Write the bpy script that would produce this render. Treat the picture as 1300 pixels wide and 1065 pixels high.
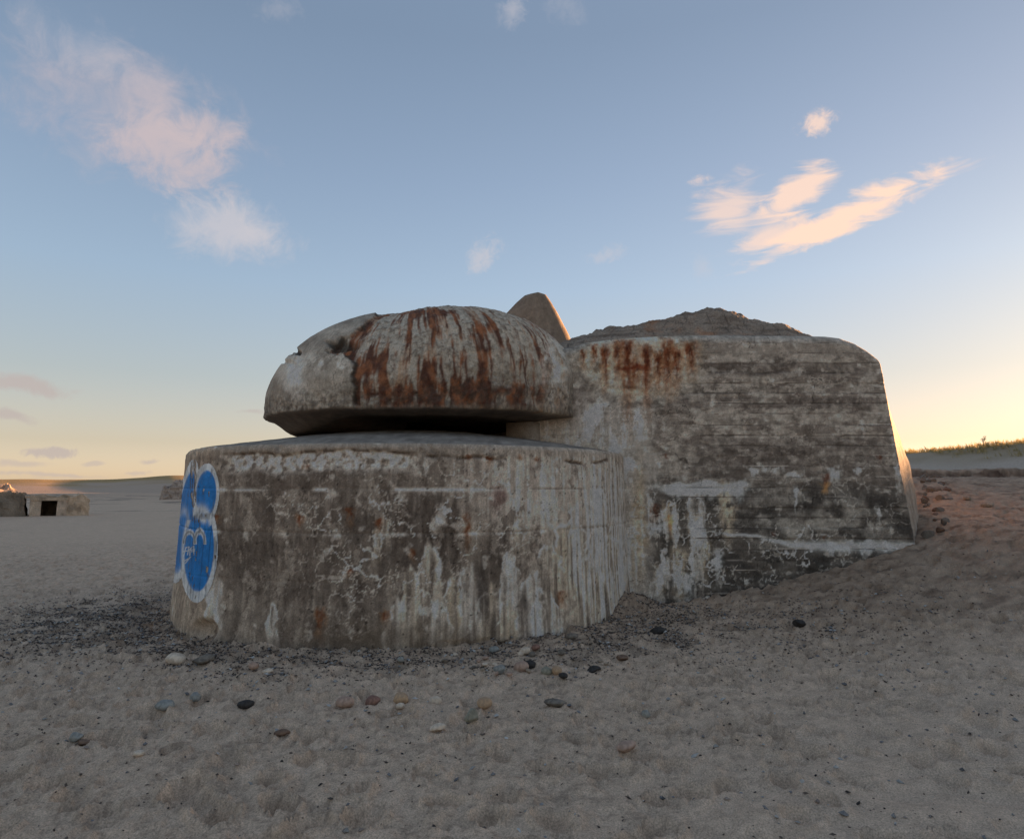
import bpy, bmesh, math, random
import numpy as np
from mathutils import Vector, Matrix

for o in list(bpy.data.objects):
    bpy.data.objects.remove(o)
SC = bpy.context.scene
COL = SC.collection
rng = np.random.default_rng(7)
random.seed(7)

# ------------------------------------------------------------------ camera
F_PX, PCX, PCY, HORIZON = 867.0, 650.0, 487.5, 620.0     # photograph pixels (1300 x 1065)
HC = 1.6                                                  # eye height in metres
PITCH = math.atan((HORIZON - PCY) / F_PX)
cam_data = bpy.data.cameras.new('camera')
cam = bpy.data.objects.new('camera', cam_data)
COL.objects.link(cam)
cam.location = (0, 0, HC)
cam.rotation_euler = (math.pi / 2 + PITCH, 0, 0)
cam_data.sensor_width = 36.0
cam_data.lens = F_PX / 1300 * 36.0
cam_data.shift_y = (PCY - 532.5) / 1300
cam_data.clip_start = 0.05
cam_data.clip_end = 20000
SC.camera = cam

# ------------------------------------------------------------------ light
SUN_EL = math.radians(3.9)
SUN_AZ = math.radians(55)          # clockwise from +Y, towards +X
sun_dir = Vector((math.sin(SUN_AZ) * math.cos(SUN_EL), math.cos(SUN_AZ) * math.cos(SUN_EL), math.sin(SUN_EL)))
sd = bpy.data.lights.new('sun', 'SUN')
sd.energy = 2.8
sd.angle = math.radians(0.53)
sd.color = (1.0, 0.52, 0.23)
sun = bpy.data.objects.new('sun', sd)
COL.objects.link(sun)
sun.rotation_euler = sun_dir.to_track_quat('Z', 'Y').to_euler()
sun.location = (60, 40, 30)

SC.view_settings.view_transform = 'Standard'
SC.view_settings.look = 'None'
SC.view_settings.gamma = 1.0
SC.view_settings.exposure = 3.35
SC.view_settings.use_curve_mapping = False
SC.render.engine = 'CYCLES'
SC.cycles.max_bounces = 4
SC.cycles.diffuse_bounces = 3


def pix_dir(px, py):
    """direction in the world of a photograph pixel"""
    u = (px - PCX) / F_PX
    v = (PCY - py) / F_PX
    c, s = math.cos(PITCH), math.sin(PITCH)
    d = np.array([u, c - v * s, s + v * c])
    return d / np.linalg.norm(d)


def proj(x, y, z):
    z = z - HC
    c, s = math.cos(PITCH), math.sin(PITCH)
    d = np.maximum(y * c + z * s, 0.05)
    u = -y * s + z * c
    return PCX + F_PX * x / d, PCY - F_PX * u / d


# ------------------------------------------------------------------ node helpers
class NT:
    def __init__(self, tree):
        self.t = tree
        self.n = tree.nodes
        self.l = tree.links

    def node(self, typ, **kw):
        nd = self.n.new(typ)
        for k, v in kw.items():
            setattr(nd, k, v)
        return nd

    def set(self, sock, v):
        if hasattr(v, 'is_output') or isinstance(v, bpy.types.NodeSocket):
            self.l.new(v, sock)
        else:
            sock.default_value = v

    def math(self, op, a, b=None, c=None, clamp=False):
        nd = self.node('ShaderNodeMath', operation=op, use_clamp=clamp)
        self.set(nd.inputs[0], a)
        if b is not None:
            self.set(nd.inputs[1], b)
        if c is not None:
            self.set(nd.inputs[2], c)
        return nd.outputs[0]

    def vmath(self, op, a, b=None):
        nd = self.node('ShaderNodeVectorMath', operation=op)
        self.set(nd.inputs[0], a)
        if b is not None:
            self.set(nd.inputs[1], b)
        return nd.outputs['Value'] if op in ('DOT_PRODUCT', 'LENGTH') else nd.outputs[0]

    def noise(self, vec, scale, detail=4, rough=0.55, dist=0.0):
        nd = self.node('ShaderNodeTexNoise')
        self.set(nd.inputs['Vector'], vec)
        nd.inputs['Scale'].default_value = scale
        nd.inputs['Detail'].default_value = detail
        nd.inputs['Roughness'].default_value = rough
        nd.inputs['Distortion'].default_value = dist
        return nd.outputs[0]

    def maprange(self, v, a, b, c=0.0, d=1.0, smooth=True):
        nd = self.node('ShaderNodeMapRange')
        nd.interpolation_type = 'SMOOTHSTEP' if smooth else 'LINEAR'
        self.set(nd.inputs[0], v)
        for i, q in zip((1, 2, 3, 4), (a, b, c, d)):
            nd.inputs[i].default_value = q
        return nd.outputs[0]

    def mix(self, fac, a, b, blend='MIX'):
        nd = self.node('ShaderNodeMix', data_type='RGBA', blend_type=blend)
        self.set(nd.inputs['Factor'], fac)
        for nm, v in (('A', a), ('B', b)):
            s = [i for i in nd.inputs if i.name == nm and i.type == 'RGBA'][0]
            if isinstance(v, tuple) and len(v) == 3:
                v = (*v, 1.0)
            self.set(s, v)
        return [o for o in nd.outputs if o.type == 'RGBA'][0]


# ------------------------------------------------------------------ world: evening sky with clouds
world = bpy.data.worlds.new('World')
SC.world = world
world.use_nodes = True
W = NT(world.node_tree)
W.n.clear()
sky = W.node('ShaderNodeTexSky', sky_type='NISHITA')
sky.sun_disc = False
sky.sun_elevation = SUN_EL
sky.sun_rotation = SUN_AZ
sky.air_density = 1.0
sky.dust_density = 1.5
sky.ozone_density = 2.0
tc = W.node('ShaderNodeTexCoord')
D = tc.outputs['Generated']
warp_v = W.node('ShaderNodeTexNoise')
W.set(warp_v.inputs['Vector'], D)
warp_v.inputs['Scale'].default_value = 9
warp_v.inputs['Detail'].default_value = 5
wv = W.vmath('SUBTRACT', warp_v.outputs['Color'], (0.5, 0.5, 0.5))
sc_ = W.node('ShaderNodeVectorMath', operation='SCALE')
W.set(sc_.inputs[0], wv)
sc_.inputs['Scale'].default_value = 0.045
DW = W.vmath('ADD', D, sc_.outputs[0])

# cloud puffs: pixel centre, half sizes in pixels, tilt in degrees, density, softness, colour
PEACH = (0.84, 0.60, 0.47)
PINK = (0.49, 0.405, 0.41)
PALE = (0.50, 0.47, 0.49)
MAUVE = (0.41, 0.35, 0.33)
puffs = [
    (165, 145, 175, 95, -8, 0.46, 0.95, PINK), (215, 195, 100, 58, -12, 0.72, 0.75, PINK), (185, 110, 62, 45, -30, 0.42, 0.9, PINK),
    (262, 165, 52, 40, 10, 0.62, 0.8, PINK), (110, 60, 95, 40, -10, 0.2, 1.0, PALE),
    (288, 288, 96, 50, -6, 0.7, 0.8, PALE), (325, 300, 34, 26, -10, 0.4, 0.9, PALE),
    (1060, 282, 138, 22, 19, 1.0, 0.5, PEACH), (1010, 245, 66, 24, 24, 0.85, 0.6, PEACH), (925, 262, 60, 44, 20, 0.66, 0.75, PEACH),
    (975, 300, 62, 26, 24, 0.72, 0.7, PEACH), (1038, 158, 24, 20, 30, 0.75, 0.85, PEACH), (888, 230, 18, 10, 10, 0.45, 0.9, PEACH),
    (610, 325, 32, 20, 38, 0.6, 0.85, PALE), (772, 323, 30, 14, 8, 0.36, 0.9, PALE), (890, 342, 16, 26, 20, 0.24, 0.9, PALE),
    (648, 20, 24, 20, 20, 0.4, 0.95, PALE), (716, 16, 38, 24, -10, 0.16, 1.0, PALE), (350, 10, 36, 16, 0, 0.18, 1.0, PALE),
    (28, 481, 62, 17, -4, 0.75, 0.6, MAUVE), (10, 523, 46, 11, -6, 0.7, 0.6, MAUVE), (68, 573, 34, 11, 3, 0.75, 0.5, MAUVE),
    (122, 585, 16, 4, 0, 0.5, 0.6, MAUVE), (194, 587, 15, 4, 3, 0.6, 0.6, MAUVE), (178, 599, 20, 4, 0, 0.45, 0.6, MAUVE),
    (60, 604, 95, 4, 1, 0.5, 0.7, MAUVE), (25, 592, 38, 6, 2, 0.5, 0.7, MAUVE), (316, 521, 22, 4, 0, 0.5, 0.7, MAUVE),
    (160, 609, 140, 3, 0, 0.35, 0.8, MAUVE),
]
bgc = W.node('ShaderNodeVectorMath', operation='SCALE')
gam = W.node('ShaderNodeGamma')                 # softens the glow round the sun, over the whole dome
W.l.new(sky.outputs[0], gam.inputs['Color'])
gam.inputs['Gamma'].default_value = 0.33
sep = W.node('ShaderNodeSeparateXYZ')
W.l.new(D, sep.inputs[0])
ramp = W.node('ShaderNodeValToRGB')             # hand-set grade, darker with height, the same all round
W.l.new(sep.outputs['Z'], ramp.inputs['Fac'])
stops = [(0.0, (.415, .362, .365)), (.06, (.285, .248, .228)), (.15, (.228, .226, .230)), (.28, (.196, .222, .262)), (.42, (.166, .189, .232)), (.58, (.136, .157, .194))]
while len(ramp.color_ramp.elements) < len(stops):
    ramp.color_ramp.elements.new(0.5)
for el, (pos, cl) in zip(ramp.color_ramp.elements, stops):
    el.position = pos
    el.color = (*cl, 1)
mulc = W.mix(1.0, gam.outputs[0], ramp.outputs[0], 'MULTIPLY')
W.l.new(mulc, bgc.inputs[0])
bgc.inputs['Scale'].default_value = 2.1
cur = bgc.outputs[0]
fine = W.noise(D, 24, 10, 0.68, 0.5)
stretch = W.node('ShaderNodeMapping')
W.l.new(D, stretch.inputs['Vector'])
stretch.inputs['Rotation'].default_value = (0, math.radians(-22), 0)
stretch.inputs['Scale'].default_value = (14, 14, 55)
tiny = W.noise(D, 75, 7, 0.66, 0.8)
wisp = W.noise(stretch.outputs[0], 1.0, 8, 0.6, 0.8)
CLOUD_LIGHT = 1.25
def puff_layer(cur, puff):
    cx, cy, rx, ry, tilt, dens, soft, colr = puff
    c = pix_dir(cx, cy)
    right = np.cross(c, [0, 0, 1]); right /= np.linalg.norm(right)
    up = np.cross(right, c)
    t = math.radians(tilt)
    ax = right * math.cos(t) + up * math.sin(t)
    ay = -right * math.sin(t) + up * math.cos(t)
    off = np.array([(cx - PCX) / F_PX, (PCY - cy) / F_PX])
    k = 1.0 / math.sqrt(1 + off @ off)             # pixels to angle at that place
    a = W.math('MULTIPLY', W.vmath('DOT_PRODUCT', DW, tuple(ax)), F_PX / (rx * k))
    b = W.math('MULTIPLY', W.vmath('DOT_PRODUCT', DW, tuple(ay)), F_PX / (ry * k))
    rr = W.math('SQRT', W.math('ADD', W.math('MULTIPLY', a, a), W.math('MULTIPLY', b, b)))
    nz = wisp if abs(tilt) > 15 and rx > 40 else tiny if rx < 40 and ry > 9 else fine
    v = W.math('ADD', W.math('SUBTRACT', 1.0, rr), W.math('MULTIPLY', W.math('SUBTRACT', nz, 0.52), 1.9))
    m = W.maprange(v, -0.08, soft * 1.1, 0.0, dens)
    m = W.math('MULTIPLY', m, W.maprange(rr, 0.8, 1.5, 1.0, 0.0))
    return W.mix(m, cur, tuple(q * CLOUD_LIGHT for q in colr))


bg = W.node('ShaderNodeBackground')
W.l.new(cur, bg.inputs['Color'])
bg.inputs['Strength'].default_value = 0.1
shader = bg.outputs[0]
clusters = {}
for p_ in puffs:                                     # neighbouring puffs share one branch of the shader
    key = (0 if p_[0] < 420 else 1 if p_[0] < 860 else 2, p_[1] > 420)
    clusters.setdefault(key, []).append(p_)
def half_space(n, limit=0.0):
    return W.math('GREATER_THAN', W.vmath('DOT_PRODUCT', D, tuple(n)), limit)


def upright_plane(px):                               # upright plane through the viewpoint and that column
    d = pix_dir(px, HORIZON)
    return np.array([d[1], -d[0], 0.0])


ahead = half_space((0, 1, 0), 0.35)
right_of = {1: half_space(upright_plane(450)), 2: half_space(upright_plane(840))}
high = half_space((0, 0, 1), float(pix_dir(100, 420)[2]))
not_ = lambda q: W.math('SUBTRACT', 1.0, q)
for (col_k, low_k), ps in clusters.items():
    side_m = [not_(right_of[1]), W.math('MULTIPLY', right_of[1], not_(right_of[2])), right_of[2]][col_k]
    region = W.math('MULTIPLY', W.math('MULTIPLY', side_m, not_(high) if low_k else high), ahead)
    col_c = cur
    for p_ in ps:
        col_c = puff_layer(col_c, p_)
    b2 = W.node('ShaderNodeBackground')
    W.l.new(col_c, b2.inputs['Color'])
    b2.inputs['Strength'].default_value = 0.1
    mx = W.node('ShaderNodeMixShader')
    W.l.new(region, mx.inputs[0])
    W.l.new(shader, mx.inputs[1])
    W.l.new(b2.outputs[0], mx.inputs[2])
    shader = mx.outputs[0]
world.cycles.sampling_method = 'MANUAL'
world.cycles.sample_map_resolution = 512
wo = W.node('ShaderNodeOutputWorld')
W.l.new(shader, wo.inputs['Surface'])

# ------------------------------------------------------------------ numpy noise
_perm = np.concatenate([rng.permutation(256)] * 3).astype(np.int32)
_grad = rng.normal(size=(256, 3))
_grad /= np.linalg.norm(_grad, axis=1, keepdims=True)
_grad = _grad.astype(np.float32)


def perlin(x, y, z=0.0):
    x = np.asarray(x, np.float32); y = np.asarray(y, np.float32)
    z = np.broadcast_to(np.asarray(z, np.float32), x.shape)
    xi = np.floor(x).astype(np.int32); yi = np.floor(y).astype(np.int32); zi = np.floor(z).astype(np.int32)
    xf = x - xi; yf = y - yi; zf = z - zi
    xi &= 255; yi &= 255; zi &= 255
    def fade(t): return t * t * t * (t * (t * 6 - 15) + 10)
    u, v, w = fade(xf), fade(yf), fade(zf)
    out = 0
    for dx in (0, 1):
        wx = u if dx else 1 - u
        px_ = _perm[xi + dx]
        for dy in (0, 1):
            wy = v if dy else 1 - v
            pxy = _perm[px_ + yi + dy]
            for dz in (0, 1):
                wz = w if dz else 1 - w
                g = _grad[_perm[pxy + zi + dz] & 255]
                out = out + wx * wy * wz * (g[..., 0] * (xf - dx) + g[..., 1] * (yf - dy) + g[..., 2] * (zf - dz))
    return out * 1.6


def fbm(x, y, z=0.0, oct=4, gain=0.5, lac=2.03):
    x = np.asarray(x, np.float32); y = np.asarray(y, np.float32); z = np.asarray(z, np.float32)
    a, s, t = 1.0, 0.0, 0.0
    for i in range(oct):
        s = s + a * perlin(x + 17.3 * i, y - 9.1 * i, z + 5.7 * i)
        t += a
        a *= gain
        x = x * lac; y = y * lac; z = z * lac
    return s / t


def worley(x, y, seed=0, jitter=0.95):
    """F1, F2 distances, cell random value, offset to the nearest point"""
    xi = np.floor(x).astype(np.int64); yi = np.floor(y).astype(np.int64)
    f1 = np.full(x.shape, 9.0); f2 = np.full(x.shape, 9.0)
    idr = np.zeros(x.shape); ox = np.zeros(x.shape); oy = np.zeros(x.shape)
    def hsh(a, b, k):
        h = (a * 374761393 + b * 668265263 + (k + seed * 7) * 974634777) & 0x7fffffff
        h = ((h ^ (h >> 13)) * 1274126177) & 0x7fffffff
        return ((h ^ (h >> 16)) & 0xffff) / 65535.0
    for dx in (-1, 0, 1):
        for dy in (-1, 0, 1):
            cx = xi + dx; cy = yi + dy
            ddx = x - (cx + 0.5 + (hsh(cx, cy, 1) - 0.5) * jitter)
            ddy = y - (cy + 0.5 + (hsh(cx, cy, 2) - 0.5) * jitter)
            d = np.sqrt(ddx * ddx + ddy * ddy)
            near = d < f1
            f2 = np.where(near, f1, np.minimum(f2, d))
            idr = np.where(near, hsh(cx, cy, 3), idr)
            ox = np.where(near, ddx, ox); oy = np.where(near, ddy, oy)
            f1 = np.where(near, d, f1)
    return f1, f2, idr, ox, oy


def sstep(a, b, x):
    t = np.clip((x - a) / (b - a), 0, 1)
    return t * t * (3 - 2 * t)


def lerp(c, col, m):
    return c * (1 - m[..., None]) + np.asarray(col, float) * m[..., None]


# ------------------------------------------------------------------ object helpers
def prop(o, label=None, cat=None, group=None, kind=None):
    if label: o['label'] = label
    if cat: o['category'] = cat
    if group: o['group'] = group
    if kind: o['kind'] = kind
    return o


def empty(name, loc=(0, 0, 0), rz=0.0):
    o = bpy.data.objects.new(name, None)
    o.empty_display_size = 0.2
    COL.objects.link(o)
    o.location = loc
    o.rotation_euler = (0, 0, rz)
    return o


def link(name, me, mat, parent=None, world_coords=True):
    o = bpy.data.objects.new(name, me)
    COL.objects.link(o)
    if mat and not me.materials:
        me.materials.append(mat)
    if parent:
        o.parent = parent
        if world_coords:
            top = parent
            m = Matrix.Identity(4)
            while top:
                m = Matrix.LocRotScale(top.location, top.rotation_euler, None) @ m if top.type == 'EMPTY' else m
                top = top.parent
            me.transform(m.inverted())
    return o


def raw_mesh(name, V, Fq, col=None, smooth=True, n=4):
    """V (N,3), Fq (M,n) -> mesh, with an optional per-vertex colour attribute"""
    V = np.asarray(V, np.float32); Fq = np.asarray(Fq, np.int32)
    me = bpy.data.meshes.new(name)
    me.vertices.add(len(V)); me.vertices.foreach_set('co', V.ravel())
    me.loops.add(Fq.size); me.loops.foreach_set('vertex_index', Fq.ravel())
    me.polygons.add(len(Fq))
    me.polygons.foreach_set('loop_start', np.arange(0, Fq.size, n, dtype=np.int32))
    me.polygons.foreach_set('loop_total', np.full(len(Fq), n, np.int32))
    me.polygons.foreach_set('use_smooth', np.full(len(Fq), smooth))
    me.update(calc_edges=True)
    if col is not None:
        at = me.attributes.new('col', 'FLOAT_COLOR', 'POINT')
        c4 = np.ones((len(V), 4), np.float32)
        c4[:, :3] = np.asarray(col).reshape(-1, 3)
        at.data.foreach_set('color', c4.ravel())
    return me


def grid_faces(nu, nv, close_u=False, flip=False):
    iu = np.arange(nu if close_u else nu - 1)
    jv = np.arange(nv - 1)
    I, J = np.meshgrid(iu, jv, indexing='ij')
    I2 = (I + 1) % nu
    q = np.stack([I * nv + J, I2 * nv + J, I2 * nv + J + 1, I * nv + J + 1], -1).reshape(-1, 4)
    return q[:, ::-1] if flip else q


# ------------------------------------------------------------------ materials
def attr_material(name, fine_scale=70.0, fine_amt=0.45, bump=0.35, bump_scale=55.0, bump_dist=0.012, rough=0.92, coarse=9.0, tint=(1.0, 1.0, 1.0)):
    m = bpy.data.materials.new(name)
    m.use_nodes = True
    N = NT(m.node_tree)
    N.n.clear()
    at = N.node('ShaderNodeAttribute', attribute_name='col')
    tcn = N.node('ShaderNodeTexCoord')
    P = tcn.outputs['Object']
    n1 = N.noise(P, fine_scale, 6, 0.68)
    n2 = N.noise(P, coarse, 5, 0.6)
    f1 = N.maprange(n1, 0.28, 0.72, 1.0 - fine_amt, 1.0 + fine_amt, False)
    f2 = N.maprange(n2, 0.3, 0.7, 0.84, 1.16, False)
    ff = N.math('MULTIPLY', f1, f2)
    sc = N.node('ShaderNodeVectorMath', operation='SCALE')
    N.l.new(at.outputs['Color'], sc.inputs[0])
    N.l.new(ff, sc.inputs['Scale'])
    b = N.node('ShaderNodeBsdfPrincipled')
    tinted = N.vmath('MULTIPLY', sc.outputs[0], tint)
    N.l.new(tinted, b.inputs['Base Color'])
    b.inputs['Roughness'].default_value = rough
    b.inputs['Specular IOR Level'].default_value = 0.25
    h = N.math('ADD', N.noise(P, bump_scale, 7, 0.65), N.math('MULTIPLY', N.noise(P, bump_scale * 3.7, 4, 0.6), 0.4))
    bp = N.node('ShaderNodeBump')
    bp.inputs['Strength'].default_value = bump
    bp.inputs['Distance'].default_value = bump_dist
    N.l.new(h, bp.inputs['Height'])
    N.l.new(bp.outputs[0], b.inputs['Normal'])
    out = N.node('ShaderNodeOutputMaterial')
    N.l.new(b.outputs[0], out.inputs['Surface'])
    return m


def plain_material(name, colr, var=0.25, scale=14.0, rough=0.85, bump=0.3, second=None):
    m = bpy.data.materials.new(name)
    m.use_nodes = True
    N = NT(m.node_tree)
    N.n.clear()
    tcn = N.node('ShaderNodeTexCoord')
    P = tcn.outputs['Object']
    n1 = N.noise(P, scale, 6, 0.65, 0.4)
    if second is None:
        second = tuple(q * (1 - var * 1.6) for q in colr)
    cr = N.mix(N.maprange(n1, 0.35, 0.65), second, tuple(q * (1 + var * 0.5) for q in colr))
    b = N.node('ShaderNodeBsdfPrincipled')
    N.l.new(cr, b.inputs['Base Color'])
    b.inputs['Roughness'].default_value = rough
    b.inputs['Specular IOR Level'].default_value = 0.3
    bp = N.node('ShaderNodeBump')
    bp.inputs['Strength'].default_value = bump
    bp.inputs['Distance'].default_value = 0.01
    N.l.new(N.noise(P, scale * 3, 6, 0.65), bp.inputs['Height'])
    N.l.new(bp.outputs[0], b.inputs['Normal'])
    out = N.node('ShaderNodeOutputMaterial')
    N.l.new(b.outputs[0], out.inputs['Surface'])
    return m


M_CONC = attr_material('weathered_concrete', 75, 0.42, 0.5, 48, 0.012, tint=(1.24, 1.13, 1.02))
M_RUBBLE = attr_material('broken_concrete', 45, 0.5, 0.8, 26, 0.03, tint=(1.8, 1.55, 1.32))
M_SAND = attr_material('beach_sand', 110, 0.5, 0.7, 22, 0.025, 0.95, 7.0, tint=(1.20, 1.02, 0.86))
M_PAINT = attr_material('spray_paint', 60, 0.16, 0.35, 48, 0.010, 0.7)

# ------------------------------------------------------------------ ground
CX, CY, RB = -1.50, 10.57, 3.18          # centre and radius of the round lower wall
FACE_Y = 9.85                            # front face of the square block


def ridge_height(x, y):
    """dune ridge running from the right towards the far back"""
    pts = np.array([(170, -60, 6.5), (100, 20, 7.6), (66, 56, 6.8), (53, 69, 6.2), (44, 78, 5.4), (36, 90, 5.6), (20, 112, 8.0), (-14, 165, 8.5), (-60, 235, 7.0), (-140, 330, 4.5)])  # crest heights out of view are shaped to keep the beach in shade
    best = np.full(x.shape, 1e9); h = np.zeros(x.shape); side = np.zeros(x.shape)
    for a, b in zip(pts[:-1], pts[1:]):
        d = b[:2] - a[:2]
        L2 = d @ d
        t = np.clip(((x - a[0]) * d[0] + (y - a[1]) * d[1]) / L2, 0, 1)
        qx, qy = a[0] + t * d[0], a[1] + t * d[1]
        dist = np.hypot(x - qx, y - qy)
        m = dist < best
        best = np.where(m, dist, best)
        h = np.where(m, a[2] + t * (b[2] - a[2]), h)
        side = np.where(m, np.sign((x - a[0]) * d[1] - (y - a[1]) * d[0]), side)
    return h, best, side


def macro_z(x, y):
    r = np.hypot(x, y)
    z = -0.55 * sstep(14, 46, r) * sstep(6, -8, x) + 0.05 * fbm(x * 0.22, y * 0.22, 3.0, 3)
    ramp = 0.80 * np.clip((x - 1.75) / 3.9, 0, 1.25) ** 1.35 * sstep(4.2, 9.9, y)
    z = z + ramp
    z = z + 0.10 * sstep(2.0, 6.0, x) * sstep(7, 3, y)
    # bank behind and to the right of the block, with an eroded edge
    edge = 17.5 + 1.2 * fbm(x * 0.22, y * 0.0 + 2.2, 0.0, 3) + 0.35 * fbm(x * 1.3, 7.7 + 0 * y, 0.0, 3)
    bm_ = sstep(3.0, 8.5, x) * sstep(75, 40, x)
    bank = sstep(9.6, 17.0, y) * 0.78
    scarp = (0.24 + 0.16 * fbm(x * 0.5, 0 * y + 1.0, 0.0, 3)) * sstep(-0.12, 0.14, y - edge)
    lip = 0.12 * np.exp(-((y - edge - 0.25) / 0.3) ** 2) * fbm(x * 1.7, y * 1.7, 4.0, 3)
    z = z + bm_ * (bank + scarp + lip)
    # hollows in the slope
    z = z - 0.16 * bm_ * np.exp(-(((x - 8.6) / 1.5) ** 2 + ((y - 14.6) / 0.5) ** 2))
    cap = 2.12
    z = np.where((bm_ > 0.3) & (y > 12), np.minimum(z, cap + 0.05 * fbm(x, y, 1.0, 3)), z)
    # scour and drift round the round wall, heap in the corner
    rho = np.hypot(x - CX, y - CY)
    z = z - 0.07 * np.exp(-((rho - RB - 0.25) / 0.35) ** 2) * sstep(1.0, -1.0, x)
    z = z + 0.26 * np.exp(-(((x - 1.55) / 0.42) ** 2 + ((y - 9.35) / 0.42) ** 2))
    z = z + 0.10 * np.exp(-((rho - RB) / 0.16) ** 2) * fbm(x * 1.4, y * 1.4, 9.0, 3)
    h, d, side = ridge_height(x, y)
    wob = 1 + 0.22 * fbm(x * 0.05, y * 0.05, 5.0, 4)
    width = np.where(side < 0, 26.0, 60.0)
    prof = 1 - sstep(0.0, 1.0, d / (width * wob))
    z = np.maximum(z, z * (1 - prof) + (h + 0.55 * fbm(x * 0.12, y * 0.12, 8.0, 4)) * prof)
    # far beach hummocks
    far = sstep(55, 110, r) * sstep(420, 250, r)
    z = z + far * 0.5 * np.clip(fbm(x * 0.05, y * 0.09, 11.0, 3), -0.2, 1)
    return z


def detail_z(x, y):
    r = np.hypot(x, y)
    near = sstep(40, 12, r)
    wx = x + 0.06 * fbm(x * 3, y * 3, 2.0, 2); wy = y + 0.06 * fbm(x * 3, y * 3, 6.0, 2)
    f1, f2, idr, ox, oy = worley(wx / 0.28, wy / 0.25, 3)
    g1, g2, idg, _, _ = worley(wx / 0.15, wy / 0.13, 8)
    smooth = sstep(0.0, 1.0, (x - 2.0) / 3.0 + (6.2 - y) / 3.0) * sstep(7.5, 5.2, y)
    fw = f1 + 0.24 * fbm(x * 4.5, y * 5, 5.0, 2, 0.5)
    on = sstep(0.34, 0.50, idr)
    dent = on * (-0.054 * (0.5 + idr) * sstep(0.44, 0.12, fw) + 0.026 * np.exp(-((fw - 0.42) / 0.07) ** 2))
    small = -0.020 * sstep(0.36, 0.16, g1 + 0.15 * fbm(x * 9, y * 9, 6.0, 1)) * (idg > 0.5)
    rough = 0.040 * fbm(x * 6.5, y * 6.5, 1.0, 3, 0.55) + 0.016 * fbm(x * 15, y * 17, 4.0, 2, 0.5)
    wave = 0.055 * fbm(x * 1.1 + y * 0.7, y * 2.6 - x * 0.9, 12.0, 3)
    ridged = 0.05 * (0.5 - np.abs(fbm(x * 1.5 + 0.6 * y, y * 2.4, 14.0, 3)) * 2)
    churn = dent + small + rough
    soft = 0.8 * dent + 1.5 * wave + ridged + 0.004 * fbm(x * 9, y * 9, 3.0, 3)
    tread = np.exp(-((y - (16.3 + 0.42 * (x + 9))) / 0.35) ** 2) * sstep(-3.5, -5.5, x) * 0.03 * np.sin((x + 0.4 * y) * 14)
    return near * (churn * (1 - smooth) + soft * smooth + tread) + (1 - near) * 0.03 * fbm(x * 1.2, y * 1.2, 1.0, 3)


def ground_z(x, y):
    x = np.asarray(x, float); y = np.asarray(y, float)
    return macro_z(x, y) + detail_z(x, y)


def weed_density(x, y):
    """where dark seaweed crumbs and small shingle lie"""
    rho = np.hypot(x - CX, y - CY)
    n = fbm(x * 0.9, y * 0.9, 21.0, 3)
    n2 = fbm(x * 2.6, y * 2.6, 31.0, 3)
    ring = np.exp(-((rho - RB - 0.75 - 0.35 * n) / 0.50) ** 2) * sstep(9.6, 8.6, y) * sstep(-5.6, -3.6, x + 0.0 * y)
    left = np.exp(-((x + 5.2 + 0.5 * n) / 1.25) ** 2 - ((y - 8.8) / 1.9) ** 2) * 1.15
    lean = np.exp(-((rho - RB - 0.12) / 0.14) ** 2) * sstep(9.5, 8.8, y) * 0.8
    right = np.exp(-((x - 2.5) / 1.9) ** 2 - ((y - 7.9) / 1.2) ** 2) * 0.40
    corner = np.exp(-((x - 1.6) / 0.5) ** 2 - ((y - 9.25) / 0.5) ** 2) * 2.2
    thin = 0.04 * sstep(12, 5, y)
    d = (ring + left + lean + right) * (0.35 + 1.5 * sstep(-0.25, 0.35, n2)) + corner + thin
    return d


th_d = np.radians(np.arange(-47, 47.001, 0.145))
th_c = np.radians(np.arange(50, 311, 3.0))
TH = np.concatenate([th_d, th_c])            # clockwise from +Y
rad = [0.0, 0.4, 0.9, 1.5, 2.0]
r_ = 2.4
while r_ < 42:
    rad.append(r_); r_ *= 1.0062
while r_ < 4200:
    rad.append(r_); r_ *= 1.026
RAD = np.array(rad)
TT, RR = np.meshgrid(TH, RAD, indexing='ij')
gx = RR * np.sin(TT); gy = RR * np.cos(TT)
gm = macro_z(gx, gy)
gd = detail_z(gx, gy)
gz = gm + gd
wd = weed_density(gx, gy)

n_big = fbm(gx * 0.35, gy * 0.35, 40.0, 4)
n_mid = fbm(gx * 2.2, gy * 3.0, 44.0, 4, 0.6)
n_fin = fbm(gx * 9, gy * 12, 48.0, 3)
SAND = np.array((0.50, 0.42, 0.345))
gc = np.ones(gx.shape + (3,)) * SAND
gc = lerp(gc, SAND * 0.86, sstep(-0.1, 0.45, n_big) * 0.45)
gc = lerp(gc, SAND * np.array((1.15, 1.15, 1.17)), sstep(0.05, 0.5, -n_mid) * 0.5)
# coarse dark grit where the weed lies
gc = lerp(gc, (0.105, 0.085, 0.070), np.clip(sstep(0.15, 0.9, wd * (0.75 + 0.9 * n_fin)), 0, 1) * 0.42)
near_m = sstep(34, 8, np.hypot(gx, gy))
n_vf = fbm(gx * 17, gy * 34, 49.0, 3, 0.65)
gc = lerp(gc, (0.14, 0.115, 0.10), sstep(0.12, 0.5, n_mid + 0.35 * n_fin) * near_m * 0.15)
gc = lerp(gc, (0.19, 0.155, 0.128), sstep(0.08, 0.30, n_vf + 0.4 * n_fin + 0.3 * n_mid) * near_m * 0.45)
gc = lerp(gc, (0.54, 0.46, 0.385), sstep(0.05, 0.30, -n_vf - 0.3 * n_fin) * near_m * 0.5)
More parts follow.
